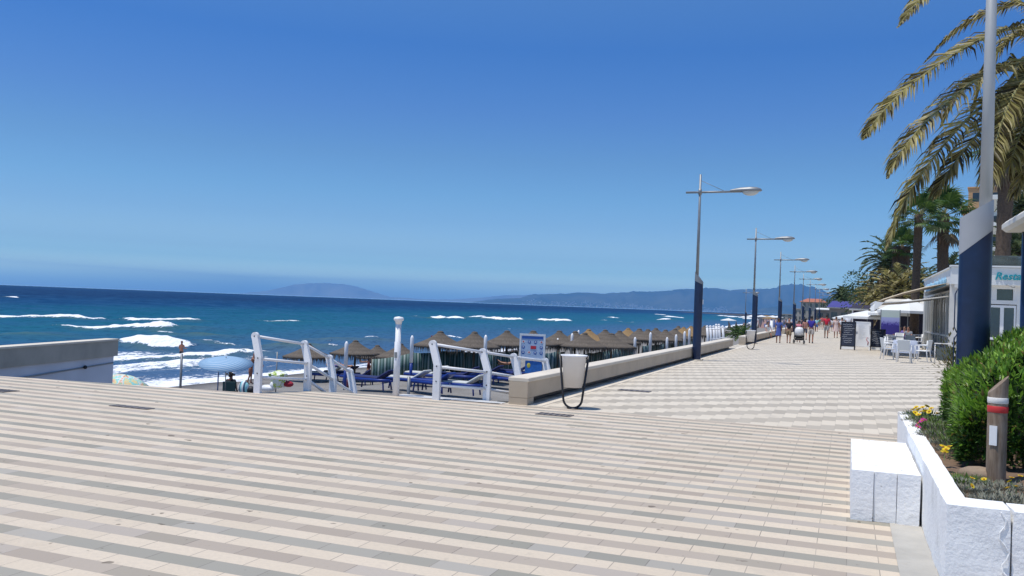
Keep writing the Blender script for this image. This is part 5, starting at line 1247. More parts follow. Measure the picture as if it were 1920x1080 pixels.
pp('far walker in a grey blue shirt in the middle of the promenade', 1538, 613, 595, top=(.3, .36, .5), bottom=(.12, .12, .16))
pp('far walker in light clothes before the grey stall', 1524, 612, 597, top=(.55, .5, .5), bottom=(.3, .3, .4), fem=True)
pp('far walker in black before the violet roofed building', 1555, 612, 596, top=(.02, .02, .03), bottom=(.2, .17, .15))
pp('tiny walker in pink at the far end of the promenade', 1530, 608, 597, top=(.6, .3, .35), bottom=(.3, .3, .35), fem=True)
pp('tiny walker in pale blue at the far end of the promenade', 1516, 610, 598, top=(.4, .5, .65), bottom=(.3, .28, .25))
for lb, x, yf, yt, tp_, bt in (('walker in a yellow top far along the promenade', 1546, 610, 596, (.6, .45, .1), (.1, .1, .2)), ('walker in a green top far along the promenade', 1535, 618, 596, (.08, .28, .12), (.25, .22, .2)), ('walker in a white dress beyond the family group', 1512, 617, 597, (.7, .7, .7), (.6, .6, .6)),
    ('walker in a dark navy top beside the flowered blouse', 1572, 626, 595, (.02, .03, .1), (.3, .28, .25)), ('walker in an orange top before the violet roofed building', 1562, 614, 597, (.6, .22, .06), (.12, .12, .15)), ('walker in a grey top close to the fifth lamp', 1493, 620, 598, (.3, .3, .32), (.1, .1, .12)),
    ('tiny walker in black near the distant lamps', 1521, 607, 597, (.03, .03, .04), (.1, .1, .1)), ('walker in a lilac top just behind the red shirted man', 1553, 624, 595, (.4, .3, .5), (.5, .48, .45))): pp(lb, x, yf, yt, top=tp_, bottom=bt, skin=random.choice(['skin', 'skin_dark']), hair=random.choice(['short', 'long']))
# people sitting in the terrace shade
for lb, x, yf, dist, col in (('person in a red top sitting in the shade of the terrace bar', 1688, 650, 52, (.25, .02, .05)), ('person in a violet top sitting at the terrace bar table', 1697, 650, 51, (.16, .12, .34)), ('person in a grey top sitting at the right in the terrace shade', 1704, 650, 50, (.22, .24, .28))):
    p = gnd(x, dist); person(lb, p, R_(160), 1.7, 'sit', top=col, bottom=(.05, .06, .12), thigh=(80, 84), shin=(5, -5), arm=(30, 35), elbow=(60, 60))
# man on the wall
person('person in a white shirt sitting on the low stone wall beside the second lamp', Vector((-5.16, 63, -.03)), R_(-150), 1.6, 'sit', top=(.7, .7, .68), bottom=(.02, .02, .03), thigh=(75, 80), shin=(5, -5), torso=10, arm=(15, 20), elbow=(40, 40))

# stroller
q = at_foot(1498, 645); s_ = thing('stroller', 'white hooded pushchair with a black frame pushed along the promenade', 'pushchair', (q.x, q.y, .008), R_(-3)); 
mb = MB(); mb.lathe([(.0, .98), (.16, .95), (.24, .86), (.26, .72), (.255, .5)], 16, sxy=(1, .85)); mb.build('hood', M['white_plastic'], s_)
mb = MB(); mb.box((0, .05, .44), (.5, .6, .16), bev=.05); mb.box((0, 0, .28), (.44, .5, .14), bev=.03); mb.build('basket', M['black'], s_)
mb = MB()
for sx_ in (-1, 1): mb.tube([(sx_*.25, -.45, 1.0), (sx_*.27, 0, .5), (sx_*.25, .3, .1)], .017, 6); mb.tube([(sx_*.27, 0, .5), (sx_*.26, -.32, .12)], .017, 6)
mb.tube([(-.25, -.45, 1.0), (.25, -.45, 1.0)], .018, 6); mb.build('frame', M['dark_metal'], s_)
for sx_ in (-1, 1):
    for y, r_ in ((-.32, .13), (.3, .10)):
        mb = MB(); n = 18; pts = [(sx_*.28, y+r_*.85*math.cos(2*math.pi*k/n), r_+r_*.85*math.sin(2*math.pi*k/n)) for k in range(n+1)]; mb.tube(pts, r_*.15, 6, cap=False); w_ = mb.build('wheel', M['black'], s_)
        mb = MB(); mb.tube([(sx_*.28-.015, y, r_), (sx_*.28+.015, y, r_)], r_*.72, 12); mb.build('hub', M['galv'], w_)

# ================================================================== THE BEACH
t = NT('thatch'); v = t.co(); P = t.xyz(v); ang = t.m('ARCTAN2', P[1], P[0]); n1 = t.noise(t.vec(t.m('MULTIPLY', ang, 14.0), t.m('MULTIPLY', P[2], 2.0)), 3.0, 5, .65)
oi = t.n.new('ShaderNodeObjectInfo').outputs['Random']
rings = t.m('MULTIPLY', t.m('SINE', t.m('MULTIPLY', P[2], 34.0)), .03)
c = t.mix(t.mr(t.m('ADD', n1, rings), .3, .7), (.065, .054, .046), (.20, .17, .14)); t.fin(c, .95, .1); t.bump(n1, .8, .03); M['thatch'] = t.mat
t = NT('thatch_fresh'); v = t.co(); P = t.xyz(v); ang = t.m('ARCTAN2', P[1], P[0]); n1 = t.noise(t.vec(t.m('MULTIPLY', ang, 14.0), t.m('MULTIPLY', P[2], 2.0)), 3.0, 5, .65)
c = t.mix(t.mr(n1, .3, .7), (.18, .11, .055), (.36, .25, .13)); t.fin(c, .95, .1); t.bump(n1, .8, .03); M['thatch_fresh'] = t.mat
M['pole_wood'] = simple('pole_wood', (.12, .09, .06), .9, .2, 9, .2)
def umb_tree(label, mat='thatch', seed=0):
    random.seed(seed); r = thing('straw_parasol', label, 'beach parasol', (0, 0, 0), group='thatched straw parasols on the beach')
    mb = MB(); mb.tube([(0, 0, -.3), (0, 0, 2.35)], .06, 8); mb.build('pole', M['pole_wood'], r)
    mb = MB(); mb.lathe([(1.38, 1.70), (1.45, 1.74), (1.24, 1.83), (.98, 1.94), (.70, 2.07), (.44, 2.22), (.24, 2.37), (.12, 2.48)], 40, mi=0, jit=.012)
    mb.lathe([(1.32, 1.72), (.15, 2.2)], 30); mb.build('thatch_roof', M[mat], r)
    mb = MB(); mb.lathe([(.15, 2.40), (.17, 2.47), (.10, 2.53), (0, 2.55)], 16, jit=.1); mb.build('top_knot', M[mat], r)
    mb = MB(); n = 150
    for i in range(n):
        a = 2*math.pi*i/n+random.gauss(0, .01); u = Vector((math.cos(a), math.sin(a), 0)); s_ = Vector((-u.y, u.x, 0)); rr = 1.41+random.gauss(0, .02); h = random.uniform(.14, .42); w_ = random.uniform(.02, .05)
        p = u*rr+Vector((0, 0, 1.76)); q = u*(rr+random.uniform(-.05, .06))+Vector((0, 0, 1.71-h))+s_*random.gauss(0, .03)
        mb.add([p-s_*w_, p+s_*w_, q], [(0, 1, 2)])
    mb.build('straw_fringe', M[mat], r); return r
U0_ = umb_tree('x', 'thatch', 1); U1_ = umb_tree('x', 'thatch_fresh', 2); used = {0: False, 1: False}
def solve_top(px, py, h):
    """the beach point whose top at height h stands at this pixel"""
    d_ = ray(px, py); lo, hi = 20/F_PX, 900/F_PX
    g = lambda s_: (CAM+d_*s_).z - (beach_z((CAM+d_*s_).x-(shore_x((CAM+d_*s_).y)-SHORE)) + h)
    q_ = 20.0
    while q_ < 900 and g(q_/F_PX) > 0: q_ += 1.0
    hi = q_/F_PX; lo = (q_-1)/F_PX
    f = lambda s_: (CAM+d_*s_).z - (beach_z((CAM+d_*s_).x-(shore_x((CAM+d_*s_).y)-SHORE)) + h)
    for _ in range(60):
        m_ = (lo+hi)/2
        if f(m_) > 0: lo = m_
        else: hi = m_
    p = CAM+d_*lo; return Vector((p.x, p.y, p.z-h))
ul = [(579, 645, 0), (667, 639, 0), (708, 648, 0), (751, 645, 0), (826, 622, 0), (890, 623, 0), (951, 621, 0), (1000, 621, 0), (1049, 621, 0), (1079, 622, 0), (1097, 625, 0), (1104, 618, 1), (1135, 619, 0), (1147, 626, 0), (1178, 616, 1), (1199, 617, 0),
      (1162, 621, 0), (1230, 616, 0), (1248, 619, 0), (1215, 618, 0), (1266, 617, 0), (1282, 614, 1), (1296, 612, 1), (1330, 614, 0), (1322, 611, 0), (1345, 611, 0), (1272, 612, 0)]
od = ['first', 'second', 'third', 'fourth', 'fifth', 'sixth', 'seventh', 'eighth', 'ninth', 'tenth', 'eleventh', 'twelfth', 'thirteenth', 'fourteenth', 'fifteenth', 'sixteenth', 'seventeenth', 'eighteenth', 'nineteenth', 'twentieth', 'twenty-first', 'twenty-second', 'twenty-third', 'twenty-fourth', 'twenty-fifth', 'twenty-sixth', 'twenty-seventh']
ul.sort(); UP_ = []; UD = {579: 52, 667: 52, 708: 56, 751: 50, 826: 47.4}
for i, (x, y, kd) in enumerate(ul):
    p = solve_top(x, y, 2.5)
    p = D(x, y, UD[x]) - Vector((0, 0, 2.5)) if x in UD else p; base = (U0_, U1_)[kd]; lb = '%s straw parasol, %s counted by its peak from the left of the beach' % ('orange brown' if kd else 'grey brown', od[i]); o = base if not used[kd] else dup(base)
    used[kd] = True; o.location = p; o['label'] = lb; o.rotation_euler = (0, 0, random.random()*6); s_ = random.uniform(.96, 1.06); o.scale = (s_, s_, 1); UP_.append(p)

# striped windbreaks between the parasols
M['wind'] = stripes('windbreak_cloth', [(.28, .34, .33), (.02, .07, .065), (.10, .18, .175), (.02, .075, .07)], .085, 0)
M['wind2'] = stripes('windbreak_blue', [(.26, .32, .32), (.018, .065, .08), (.07, .14, .15)], .11, 0)
def windbreak(label, x0, x1, ytop, h=1.18, mat='wind', seed=0, dist=None):
    random.seed(seed); a, b = [D(x_, 600, d_) for x_, d_ in ((x0, dist[0]), (x1, dist[1]))]
    for q_ in (a, b): q_.z = beach_z(q_.x-(shore_x(q_.y)-SHORE))
    L = (Vector((b.x, b.y, 0))-Vector((a.x, a.y, 0))).length; rz = math.atan2(b.y-a.y, b.x-a.x); r = thing('windbreak', label, 'windbreak', a, rz, group='green striped windbreak cloths along the parasols')
    dz = b.z-a.z; n = max(6, int(L/.12)); mb = MB(); vs = []
    for i in range(n+1): u = i/n; x = L*u; z = dz*u; wv = .07*math.sin(x*7+seed)+random.gauss(0, .015); sag = -.06*abs(math.sin(x*1.6)); vs += [(x, wv*.3, z+h+.25+sag), (x, wv, z+.8), (x+random.gauss(0, .02), wv*1.4, z+.22+random.gauss(0, .03))]
    mb.add(vs, [(i*3+j, i*3+j+1, (i+1)*3+j+1, (i+1)*3+j) for i in range(n) for j in range(2)], 0, True); o = mb.build('cloth', M[mat], r)
    s_ = o.modifiers.new('s', 'SOLIDIFY'); s_.thickness = .008
    for k in range(int(L/2.2)+1): x = min(L, k*2.2); mb = MB(); mb.tube([(x, -.03, dz*x/L-.2), (x, -.03, dz*x/L+h+.32)], .022, 6); mb.build('stake', M['pole_wood'], r)
    return r
windbreak('green and white striped windbreak hanging behind the round capped white post', 700, 778, (664, 657), seed=1, dist=(47, 47))
windbreak('green striped windbreak hanging behind the bent post railing head', 774, 872, (655, 650), seed=2, dist=(46, 48))
windbreak('green striped windbreak between the railing and the beach sign', 872, 975, (652, 644), seed=3, dist=(46, 49))
windbreak('bluish green striped windbreak left of the white litter bin', 1018, 1062, (644, 640), seed=4, mat='wind2', dist=(48, 51))
windbreak('green striped windbreak just right of the nearest litter bin', 1088, 1195, (650, 640), seed=5, dist=(48, 60))
windbreak('teal striped windbreak above the wall left of the first lamp', 1205, 1305, (640, 630), seed=6, mat='wind2', dist=(62, 78))

# sun loungers
def make_lounger(kind):
    r = thing('sun_lounger', 'x', 'sun lounger', (0, 0, 0), group='blue framed sun loungers under the straw parasols'); fr = M['blue_plastic']
    mb = MB()
    for sy_ in (-1, 1): mb.tube([(-.95, sy_*.31, .34), (.35, sy_*.31, .34), (.95, sy_*.31, .36)], .045, 6, flat=1.3)
    for x in (-.93, .36, .95): mb.tube([(x, -.31, .34), (x, .31, .34)], .035, 6)
    mb.build('frame', fr, r)
    for sx_ in (-.7, .6):
        for sy_ in (-1, 1): mb = MB(); mb.tube([(sx_, sy_*.28, .33), (sx_*1.08, sy_*.30, 0)], .035, 6); mb.build('leg', fr, r)
    cu = M['navy_cloth'] if kind == 0 else (M['pad_pale'] if kind == 1 else M['blue_plastic'])
    mb = MB(); mb.box((-.30, 0, .41), (1.28, .60, .08), bev=.03); mb.build('cushion', cu, r)
    mb = MB(); mb.box((.30, 0, 0), (.66, .60, .08), bev=.03, M=Matrix.Translation((.33, 0, .42)) @ Matrix.Rotation(R_(-28), 4, 'Y')); mb.build('backrest', cu, r)
    return r
M['pad_pale'] = stripes('pad_pale', [(.62, .62, .58), (.50, .52, .50)], .07, 1)
ls = [(608, 702, 1, 20, 'dark blue lounger behind the lowest stair railing post'), (640, 700, 0, 15, 'navy lounger where a sunbather lies, left of the stair railing end'), (672, 708, 0, 8, 'navy padded lounger right of the stair railing end'), (700, 716, 0, 12, 'nearest navy lounger with dark pad between the stair railing and the white post'),
      (720, 700, 1, 25, 'pale padded lounger with one end raised, left of the capped post'), (766, 716, 1, 10, 'blue lounger with pale pad just right of the capped white post'), (800, 706, 1, 18, 'blue lounger with a long pale curved pad'), (812, 722, 2, 5, 'low bright blue lounger left of the ramp railing'), (866, 726, 1, 12, 'lounger with a white striped pad behind the ramp railing'),
      (858, 708, 0, 20, 'navy lounger behind the striped one'), (905, 704, 0, 15, 'navy lounger with colourful towels behind the second ramp post'), (940, 712, 0, 12, 'navy lounger in the gap beside the stone wall end'), (960, 700, 0, 20, 'dark lounger under the beach sign'), (740, 690, 0, 30, 'dark lounger behind the capped post in the parasol shade'), (900, 690, 0, 20, 'dark lounger in front of the windbreak middle')]
L_ = [make_lounger(k) for k in range(3)]; lu = [False]*3
def on_beach(px, py):
    p = G(px, py, -2.3)
    for _ in range(8):
        z = beach_z(p.x-(shore_x(p.y)-SHORE)); p = G(px, py, z)
    return p
for x, y, kd, a, lb in ls:
    p = on_beach(x, y+14); o = L_[kd] if not lu[kd] else dup(L_[kd]); lu[kd] = True; o.location = (p.x, p.y, p.z+.02); o.rotation_euler = (0, 0, R_(a-15)); o['label'] = lb; o.scale = (1.12, 1.12, 1.25)
def lie(label, px, py, yaw, **kw):
    p = on_beach(px, py+14); g = person(label, Vector((p.x, p.y, p.z)), 0, 1.7, 'lie', leg=(0, 4), arm=(10, -5), elbow=(20, 30), shoes=False, **kw)
    # lay the whole figure back
    g.rotation_euler = (R_(-90), 0, R_(yaw)); g.rotation_mode = 'XYZ'
    Rm = Matrix.Rotation(R_(yaw), 4, 'Z') @ Matrix.Rotation(R_(90), 4, 'X'); g.rotation_euler = Rm.to_euler(); v_ = Rm @ Vector((0, 0, -.95)); g.location = (p.x+v_.x, p.y+v_.y, p.z+.80)
    return g
lie('sunbather with reddish tan lying on the lounger left of the stair railing end', 640, 697, 100, bottom=(.1, .1, .3), hair='short', hcol='hair_brown')
lie('sunbather with bare legs lying on a lounger in the shade left of the capped post', 700, 688, 95, bottom=(.02, .02, .03), skin='skin_dark')
lie('sunbather lying with knees towards the viewer behind the capped post', 790, 692, 85, bottom=(.05, .05, .05), skin='skin')
lie('sunbather on the lounger between the two ramp railing posts', 862, 690, 100, bottom=(.5, .1, .1), skin='skin_dark')
lie('sunbather on a bright pink towel behind the second ramp post', 938, 694, 80, bottom=(.02, .02, .02), skin='skin')
# towels and clothes
def sit_beach(label, px, py, yaw, **kw):
    p = on_beach(px, py+14); return person(label, Vector((p.x, p.y, p.z+.02)), R_(yaw), 1.68, 'sit', thigh=(80, 86), shin=(10, -4), arm=(25, 35), elbow=(40, 50), shoes=False, **kw)
sit_beach('person in a black top sitting in the parasol shade left of the beach sign', 906, 690, 60, top=(.012, .012, .018), bottom=(.02, .02, .04), hair='long', fem=True)
sit_beach('person in a dark blue top sitting on a lounger left of the ramp railing', 782, 694, -40, top=(.02, .04, .14), bottom=(.03, .03, .05))
sit_beach('tanned person without a top sitting under the parasols behind the ramp railing', 878, 686, 120, bottom=(.02, .02, .03), skin='skin_dark')
sit_beach('person in a dark red top sitting behind the stair railing end', 690, 696, -60, top=(.16, .02, .03), bottom=(.02, .02, .03), fem=True)
sit_beach('person in a brown patterned dress sitting close to the beach sign', 960, 684, -100, top=(.18, .10, .08), bottom=(.12, .07, .06), fem=True, hair='long', hcol='hair_brown')
for i, (x, y, c_, lb) in enumerate(((728, 700, (.02, .05, .3), 'blue beach bag on a lounger right of the stair railing'), (838, 700, (.35, .33, .28), 'pale straw beach bag between the loungers'), (888, 712, (.02, .03, .06), 'dark rucksack on the sand under the parasols'), (655, 716, (.12, .02, .03), 'small dark red bag at the foot of the last stair post'))):
    p = on_beach(x, y+10); b_ = MB(); b_.box((0, 0, .2), (.45, .28, .38), bev=.07); b_.tube([(-.15, 0, .38), (-.1, 0, .55), (.1, 0, .55), (.15, 0, .38)], .015, 5); setp(b_.build('beach_bag', cloth(c_), loc=(p.x, p.y, p.z+(.45 if i == 0 else 0))), lb, 'bag')
def towel(label, px, py, w, h, col, name='towel', cat='towel', z=.0, group=None, flat=True):
    p = on_beach(px, py+6); mb = MB(); n = 8; vs = [(w*(i/n-.5), h*(j/n-.5) if flat else .02*math.sin(i*2), (.02*math.sin(i*1.7+j) if flat else h*(j/n))) for j in range(n+1) for i in range(n+1)]
    mb.add(vs, [(j*(n+1)+i, j*(n+1)+i+1, (j+1)*(n+1)+i+1, (j+1)*(n+1)+i) for j in range(n) for i in range(n)], 0, True); o = mb.build(name, cloth(col), loc=(p.x, p.y, p.z+z)); s_ = o.modifiers.new('s', 'SOLIDIFY'); s_.thickness = .02; return setp(o, label, cat, group)
towel('bright magenta towel lying on a lounger behind the second ramp post', 935, 692, 1.2, .7, (.6, .02, .25), z=.75)
towel('yellow and orange towel beside the magenta one', 925, 688, .5, .5, (.75, .4, .03), z=.85)
towel('dark red cloth hanging from the parasol edge beside the ramp railing head', 811, 668, .5, .75, (.10, .005, .02), 'hanging_cloth', 'cloth', 1.35, flat=False)
towel('small black garment hanging from the parasol behind the ramp railing', 884, 664, .35, .55, (.01, .01, .015), 'hanging_cloth', 'cloth', 1.35, flat=False)
towel('black bag hanging from the parasol pole left of the beach sign', 946, 662, .3, .6, (.012, .012, .02), 'bag', 'bag', 1.3, flat=False)
towel('white blue sheet of paper clipped on a parasol roof', 954, 636, .42, .32, (.45, .62, .75), 'paper_sheet', 'paper', 2.2)
# pale stakes of the parasol rows (blue sleeves low down)
st = [(650, 640, 712), (773, 629, 728), (911, 628, 690), (1073, 625, 665), (1046, 634, 664), (1191, 632, 665), (1220, 623, 650), (1251, 632, 645), (1268, 627, 645), (1284, 621, 640), (1293, 616, 640), (1085, 619, 632)]
for i, (x, yt, yb) in enumerate(st):
    dist = 42 if i < 3 else 46+i*1.5; tp = D(x, yt, dist); gz = beach_z(tp.x); r = thing('beach_stake', '%s pale pole standing among the parasols, counted from the left' % od[i], 'pole', (tp.x, tp.y, gz), group='pale poles standing among the parasols'); h = tp.z-gz
    mb = MB(); mb.tube([(0, 0, h*.45), (0, 0, h-.12), (0, 0, h)], [.085, .085, .03] if i != 0 else [.09, .09, .03], 10); mb.build('white_sleeve', M['white_paint'], r); mb = MB(); mb.tube([(0, 0, -.1), (0, 0, h*.45+.002)], .075, 10); mb.build('blue_sleeve', M['blue_plastic'] if i < 3 else M['white_paint'], r)
# thin grey pole and clear stake left of the stairs
for x, yt, yb, lb in ((341, 663, 728, 'thin grey pole standing in the surf left of the blue umbrella'), (410, 687, 732, 'thin blue grey pole holding the tilted blue umbrella'), (767, 706, 744, 'thin dark stake beside the capped white post'), (520, 660, 700, 'pale thin pole behind the stair railing')):
    tp = D(x, yt, 38 if x != 767 else 17); z0 = beach_z(tp.x-(shore_x(tp.y)-SHORE)) if x != 767 else -.6; mb = MB(); mb.tube([(tp.x, tp.y, min(z0, tp.z-.5)), tuple(tp)], .055 if x == 341 else .03, 8); setp(mb.build('pole', M['galv'] if x != 410 else simple('slate_blue', (.12, .17, .3), .5, .1, 4, 0)), lb, 'pole')

# beach information sign
sg = D(999, 628, 24); zb = -1.4; r = thing('beach_sign', 'white framed information board with blue header, round pictograms and a red label', 'sign', (sg.x, sg.y, 0), R_(12))
def SP(px, py): return D(px, py, 24)
w = .66; zt_ = sg.z; zl = D(999, 673, 24).z
mb = MB()
for sx_ in (-1, 1): mb.box((sx_*w/2, 0, (zt_+zb-1)/2), (.05, .05, zt_-zb+1))
for z in (zt_, zl): mb.box((0, 0, z), (w+.05, .052, .05))
mb.build('frame', M['white_paint'], r)
M['sign_face'] = simple('sign_face', (.45, .56, .74), .5, .04, 2, 0); mb = MB(); mb.box((0, 0, (zt_+zl)/2), (w-.04, .03, zt_-zl-.04)); mb.build('face', M['sign_face'], r)
M['sign_blue'] = simple('sign_blue', (.03, .12, .45), .5, .04, 2, 0); M['sign_red'] = simple('sign_red', (.6, .03, .05), .5, .04, 2, 0)
mb = MB(); mb.box((0, -.018, zt_-.075), (w-.08, .006, .07)); mb.build('header', M['sign_blue'], r)
hh = zt_-zl
for j, fz in enumerate((.30, .52, .74)):
    for i in range(4):
        if j == 1 and i in (1, 2): continue
        x = (-.375+.25*i)*w; z = zt_-hh*fz; mb = MB(); n = 14; rr = .045; mb.add([(x+rr*math.cos(2*math.pi*k/n), -.0175, z+rr*math.sin(2*math.pi*k/n)) for k in range(n)], [tuple(range(n))]); po = mb.build('pictogram', M['sign_blue'] if (i+j) % 3 else M['white_plastic'], r)
        mb = MB(); mb.box((x, -.020, z), (rr*1.1, .004, rr*.35)); mb.box((x, -.020, z+.012), (rr*.35, .004, rr*1.1)); mb.build('symbol', M['white_plastic'] if (i+j) % 3 else M['sign_red'], po)
mb = MB(); mb.box((.03, -.019, zt_-hh*.52), (.15, .006, .085)); mb.build('red_label', M['sign_red'], r)
mb = MB(); mb.box((.05, 0, zl-.22), (.46, .02, .34)); mb.build('lower_poster', simple('poster_blue', (.03, .16, .50), .5, .3, 5, 0), r)
mb = MB(); mb.ball((-.08, -.012, zl-.18), (.05, .006, .07)); mb.build('yellow_patch', simple('poster_yellow', (.7, .6, .1), .5, .1, 5, 0), r)

# distant white railings of another stair, over the stone wall
for i, x in enumerate((1328, 1334, 1340, 1345, 1350, 1357)):
    tp = D(x, 613+(-3 if i in (3, 4) else 0), 41+i*.5); mb = MB(); g = thing('railing_post', '%s of the distant white bent railing posts behind the stone wall, from the left' % od[i], 'railing', (tp.x, tp.y, -.6), group='distant white railing posts'); h = tp.z+.6
    mb.tube([(.0, 0, -.5), (0, 0, h*.7), (-.06, .05, h)], .06, 8); mb.ball((-.06, .05, h), .07, 8, 5); mb.build('post', M['white_paint'], g)
    mb = MB(); 
    for f_ in (.95, .65, .35): mb.tube([(-.03, .02, h*f_), (.33 if i < 5 else .1, .15, h*f_-.03)], .02, 6)
    mb.build('rail', M['white_paint'], g)

# people at the water
def beach_person(label, px, yf, yt, z=None, **kw):
    p = on_beach(px, yf) if z is None else G(px, yf, z); d_ = (p-CAM).dot(FW); H = (yf-yt)*d_/F_PX; return person(label, p, R_(kw.pop('yaw', 0)), kw.pop('H', H), **kw)
p = G(340, 664, SEA+.25); d_ = (p-CAM).dot(FW)
person('man in dark swimming shorts standing in the surf with his back to the viewer', Vector((p.x, p.y, SEA-.42)), R_(15), 1.72, bottom=(.015, .02, .03), skin='skin_dark', shoes=False, arm=(10, 15), elbow=(70, 75), hair='short', hcol='hair_brown')
p = on_beach(469, 719); person('bare tanned person bending forward beside the first stair railing post', p, R_(-60), 1.8, bottom=(.3, .12, .08), skin='skin_dark', shoes=False, torso=14, arm=(40, 50), elbow=(10, 10), hair='bald', leg=(4, -4))
p = D(432, 735, 38.5); p.z = beach_z(p.x-(shore_x(p.y)-SHORE))+.06
person('person with dark curly hair sitting in a dark camping chair on the sand', Vector((p.x, p.y, p.z)), R_(20), 1.75, 'sit', top=(.015, .025, .035), bottom=(.02, .03, .05), hair='curly', thigh=(80, 85), shin=(10, 0), skin='skin_dark')
r = thing('camp_chair', 'dark green blue folding camp chair carrying the curly haired person', 'camp chair', (p.x, p.y, p.z)); r.rotation_euler = (0, 0, R_(20)); mb = MB(); mb.box((0, -.2, .66), (.56, .04, .55), bev=.01); mb.box((0, 0, .36), (.54, .44, .04)); mb.build('fabric', simple('camp_fabric', (.015, .06, .07), .8, .1, 4, 0), r); mb = MB()
for sx_ in (-1, 1): mb.tube([(sx_*.28, -.2, .9), (sx_*.28, .2, 0)], .015, 6); mb.tube([(sx_*.28, .2, .6), (sx_*.28, -.2, 0)], .015, 6)
mb.build('frame', M['dark_metal'], r)
p = D(457, 727, 35.5); b_ = MB(); b_.ball((0, 0, 0), (.24, .16, .28), 12, 8); setp(b_.build('beach_ball', stripes('bag_pattern', [(.3, .65, .68), (.75, .78, .78), (.03, .08, .15)], .07, 0), loc=p), 'round turquoise and white patterned beach bag beside the camp chair', 'bag')
p = D(470, 731, 35.5); b_ = MB(); b_.ball((0, 0, 0), (.2, .16, .16), 10, 7); b_.ball((.2, 0, .05), (.1, .1, .1), 8, 6); setp(b_.build('black_bag', M['black'], loc=p), 'small black bag lying beside the turquoise bag', 'bag')

# tilted blue and white striped umbrella
def bparasol(label, px, py, dist, r_, h, tilt, mat, pole=True, kind='sunshade_umbrella'):
    p = D(px, py, dist); r = thing('beach_umbrella', label, 'beach umbrella', p); n = 16; mb = MB()
    vs = [(0, 0, 0)]+[(r_*.5*math.cos(2*math.pi*k/n), r_*.5*math.sin(2*math.pi*k/n), -h*.3) for k in range(n)]+[(r_*math.cos(2*math.pi*k/n), r_*math.sin(2*math.pi*k/n), -h) for k in range(n)]
    mb.add(vs, [(0, 1+k, 1+(k+1) % n) for k in range(n)]+[(1+k, 1+n+k, 1+n+(k+1) % n, 1+(k+1) % n) for k in range(n)], 0, True); o = mb.build('canopy', mat, r); s_ = o.modifiers.new('s', 'SOLIDIFY'); s_.thickness = .01
    mb = MB(); mb.tube([(0, 0, .05), (0, 0, -2.0)], .02, 6); mb.build('pole', M['galv'], r); r.rotation_euler = tilt; return r
bparasol('tilted pale blue and white striped umbrella over the seated dark haired person', 424, 671, 37, 1.12, .26, (R_(12), R_(4), .3), stripes('blue_stripe', [(.34, .48, .62), (.17, .33, .52)], .07, 1))
t = NT('multi_print'); c = t.ramp(t.noise(t.co(), 3.5, 2), [(0, (.6, .1, .2)), (.38, (.75, .62, .3)), (.46, (.15, .6, .6)), (.54, (.75, .75, .7)), (.62, (.75, .3, .15)), (.7, (.2, .6, .35))]); t.fin(c, .8)
bparasol('multicoloured umbrella top just showing beside the white retaining wall', 236, 703, 34, 1.1, .42, (R_(12), R_(8), 1), t.mat)
# flowered parasol closed, lying against the railing: pale yellow green bouquet like shade
p = D(522, 712, 34); r = thing('beach_tent', 'crumpled white and yellow green sunshade heap seen through the stair railing', 'sunshade', (p.x, p.y, p.z)); mb = MB(); random.seed(6); vs = [(0, 0, .38)]; n = 18
for q_ in (1, 2):
    for k in range(n): rr = (.34, .40)[q_-1]*random.uniform(.8, 1.15)*(1 if q_ == 1 else .5); vs.append((rr*math.cos(2*math.pi*k/n)*1.1, rr*math.sin(2*math.pi*k/n), (.22, -.30)[q_-1]+random.uniform(-.06, .06)))
mb.add(vs, [(0, 1+k, 1+(k+1) % n) for k in range(n)]+[(1+k, 1+n+k, 1+n+(k+1) % n, 1+(k+1) % n) for k in range(n)], 0, False)
t = NT('yellow_green'); c = t.ramp(t.noise(t.co(), 6, 2), [(0, (.78, .8, .74)), (.5, (.75, .78, .7)), (.56, (.55, .65, .1)), (.66, (.1, .25, .08)), (.7, (.8, .8, .75))]); t.fin(c, .8); mb.build('fabric', t.mat, r)
p = D(540, 720, 34); b_ = MB(); b_.ball((0, 0, 0), (.25, .15, .12), 10, 6); b_.ball((-.15, 0, .08), (.1, .1, .1), 8, 6); setp(b_.build('towel_bundle', cloth((.35, .02, .04)), loc=p), 'dark red bundle beside the crumpled sunshade', 'bundle')
p = D(502, 728, 34); b_ = MB(); b_.ball((0, 0, 0), (.34, .2, .14), 10, 6); b_.ball((.25, 0, .12), (.16, .12, .18), 8, 6); setp(b_.build('white_bag', M['white_plastic'], loc=p), 'white crumpled bag at the foot of the stair railing', 'bag')

# stack of dark pallets / closed loungers beside the wall end
p = on_beach(945, 735); r = thing('slat_stack', 'dark stack of slatted planks seen between the ramp posts and the wall end', 'plank stack', (-6.2, 17.5, -1.6), R_(10))
for k in range(7): mb = MB(); mb.box((0, 0, .1+k*.17), (1.6, .8, .06)); mb.box((0, 0, .17+k*.17), (1.4, .06, .08)); mb.build('plank', simple('plank_dark', (.05, .05, .04), .8, .3, 5, .2), r)

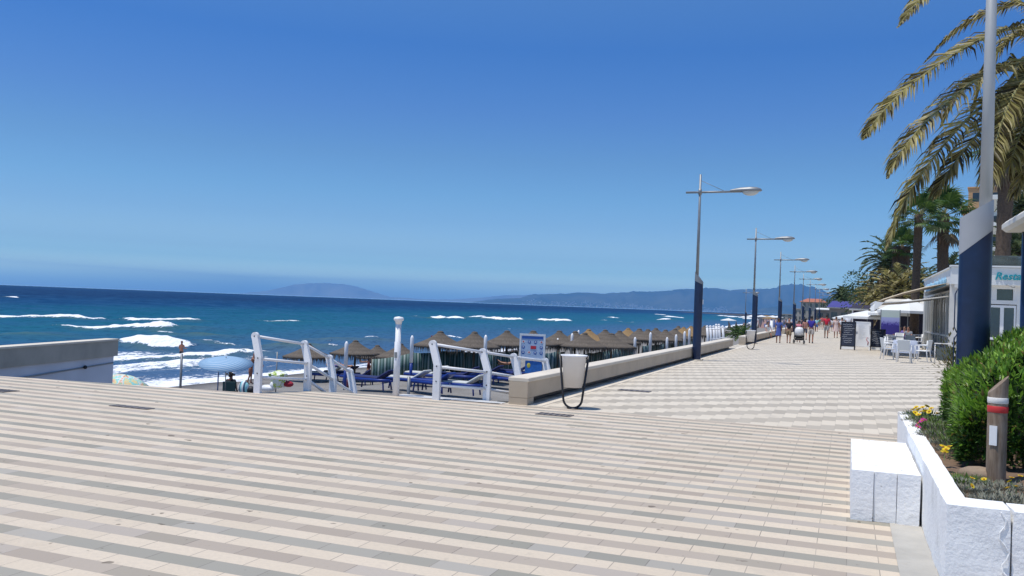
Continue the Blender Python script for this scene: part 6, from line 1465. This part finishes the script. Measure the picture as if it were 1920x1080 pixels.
# white beach shacks, sunshades and crowd of the far beach, beyond the end of the wall
random.seed(90); k_ = 0
for x, y, d_ in ((1410, 588, 230), (1428, 590, 260), (1437, 589, 300), (1449, 588, 280), (1458, 590, 250), (1470, 589, 320), (1394, 593, 300), (1403, 595, 260), (1442, 594, 210), (1366, 597, 190)):
    p = D(x, y, d_); gz = -2.3; lb = ['pale far beach sunshade, %s from the left beyond the wall' % od[k_]][0]; k_ += 1; r = thing('sunshade', lb, 'parasol', (p.x, p.y, gz), group='tiny pale sunshades on the far beach'); h = max(1.9, min(3.4, p.z-gz)); mb = MB(); mb.tube([(0, 0, 0), (0, 0, h)], .05, 5); mb.build('pole', M['galv'], r)
    mb = MB(); mb.lathe([(1.7, h-.5), (1.65, h-.38), (0, h+.05)], 10, smooth=False); mb.build('canopy', M['rest_white'] if k_ % 3 else M['thatch_fresh'], r)
mb = MB()
for i in range(150):
    Y = random.uniform(230, 560); X = shore_x(Y)+random.uniform(6, 22); h = random.uniform(1.2, 2.3); a = random.random()*3
    mb.add([(X+.9*math.cos(a+q*1.57)*(1 if i % 2 else .5), Y+.9*math.sin(a+q*1.57)*(1 if i % 2 else .5), -2.6) for q in range(4)]+[(X, Y, -2.5+h)], [(0, 1, 4), (1, 2, 4), (2, 3, 4), (3, 0, 4)], i % 4)
setp(mb.build('beach_crowd', [M['thatch'], cloth((.5, .3, .25)), M['rest_white'], cloth((.1, .15, .35))]), 'far-off jumble of parasols and bathers on the distant beach', 'crowd', kind='stuff')
# white pole by the second lamp
tp = D(1447, 601, 78); mb = MB(); mb.tube([(tp.x, tp.y, -2.3), (tp.x, tp.y, tp.z)], .14, 8); setp(mb.build('pole', M['white_paint']), 'white pole on the beach right of the person sitting on the wall', 'pole')

# ================================================================== AIR
HD = 6.2e-5
def haze():
    mb = MB(); zt_ = 720.0; x0, x1, y0, y1 = -24000, 22000, -8500, 31000
    mb.box(((x0+x1)/2, (y0+y1)/2, (zt_-6)/2), (x1-x0, y1-y0, zt_+6)); o = mb.build('haze', [])
    m_ = bpy.data.materials.new('haze'); m_.use_nodes = True; n = m_.node_tree.nodes; n.remove(n['Principled BSDF']); v = n.new('ShaderNodeVolumePrincipled')
    v.inputs['Color'].default_value = (.19, .51, 1, 1); v.inputs['Density'].default_value = HD; v.inputs['Anisotropy'].default_value = 0
    m_.node_tree.links.new(v.outputs[0], n['Material Output'].inputs['Volume']); o.data.materials.append(m_); setp(o, kind='stuff'); o.display_type = 'WIRE'
haze()
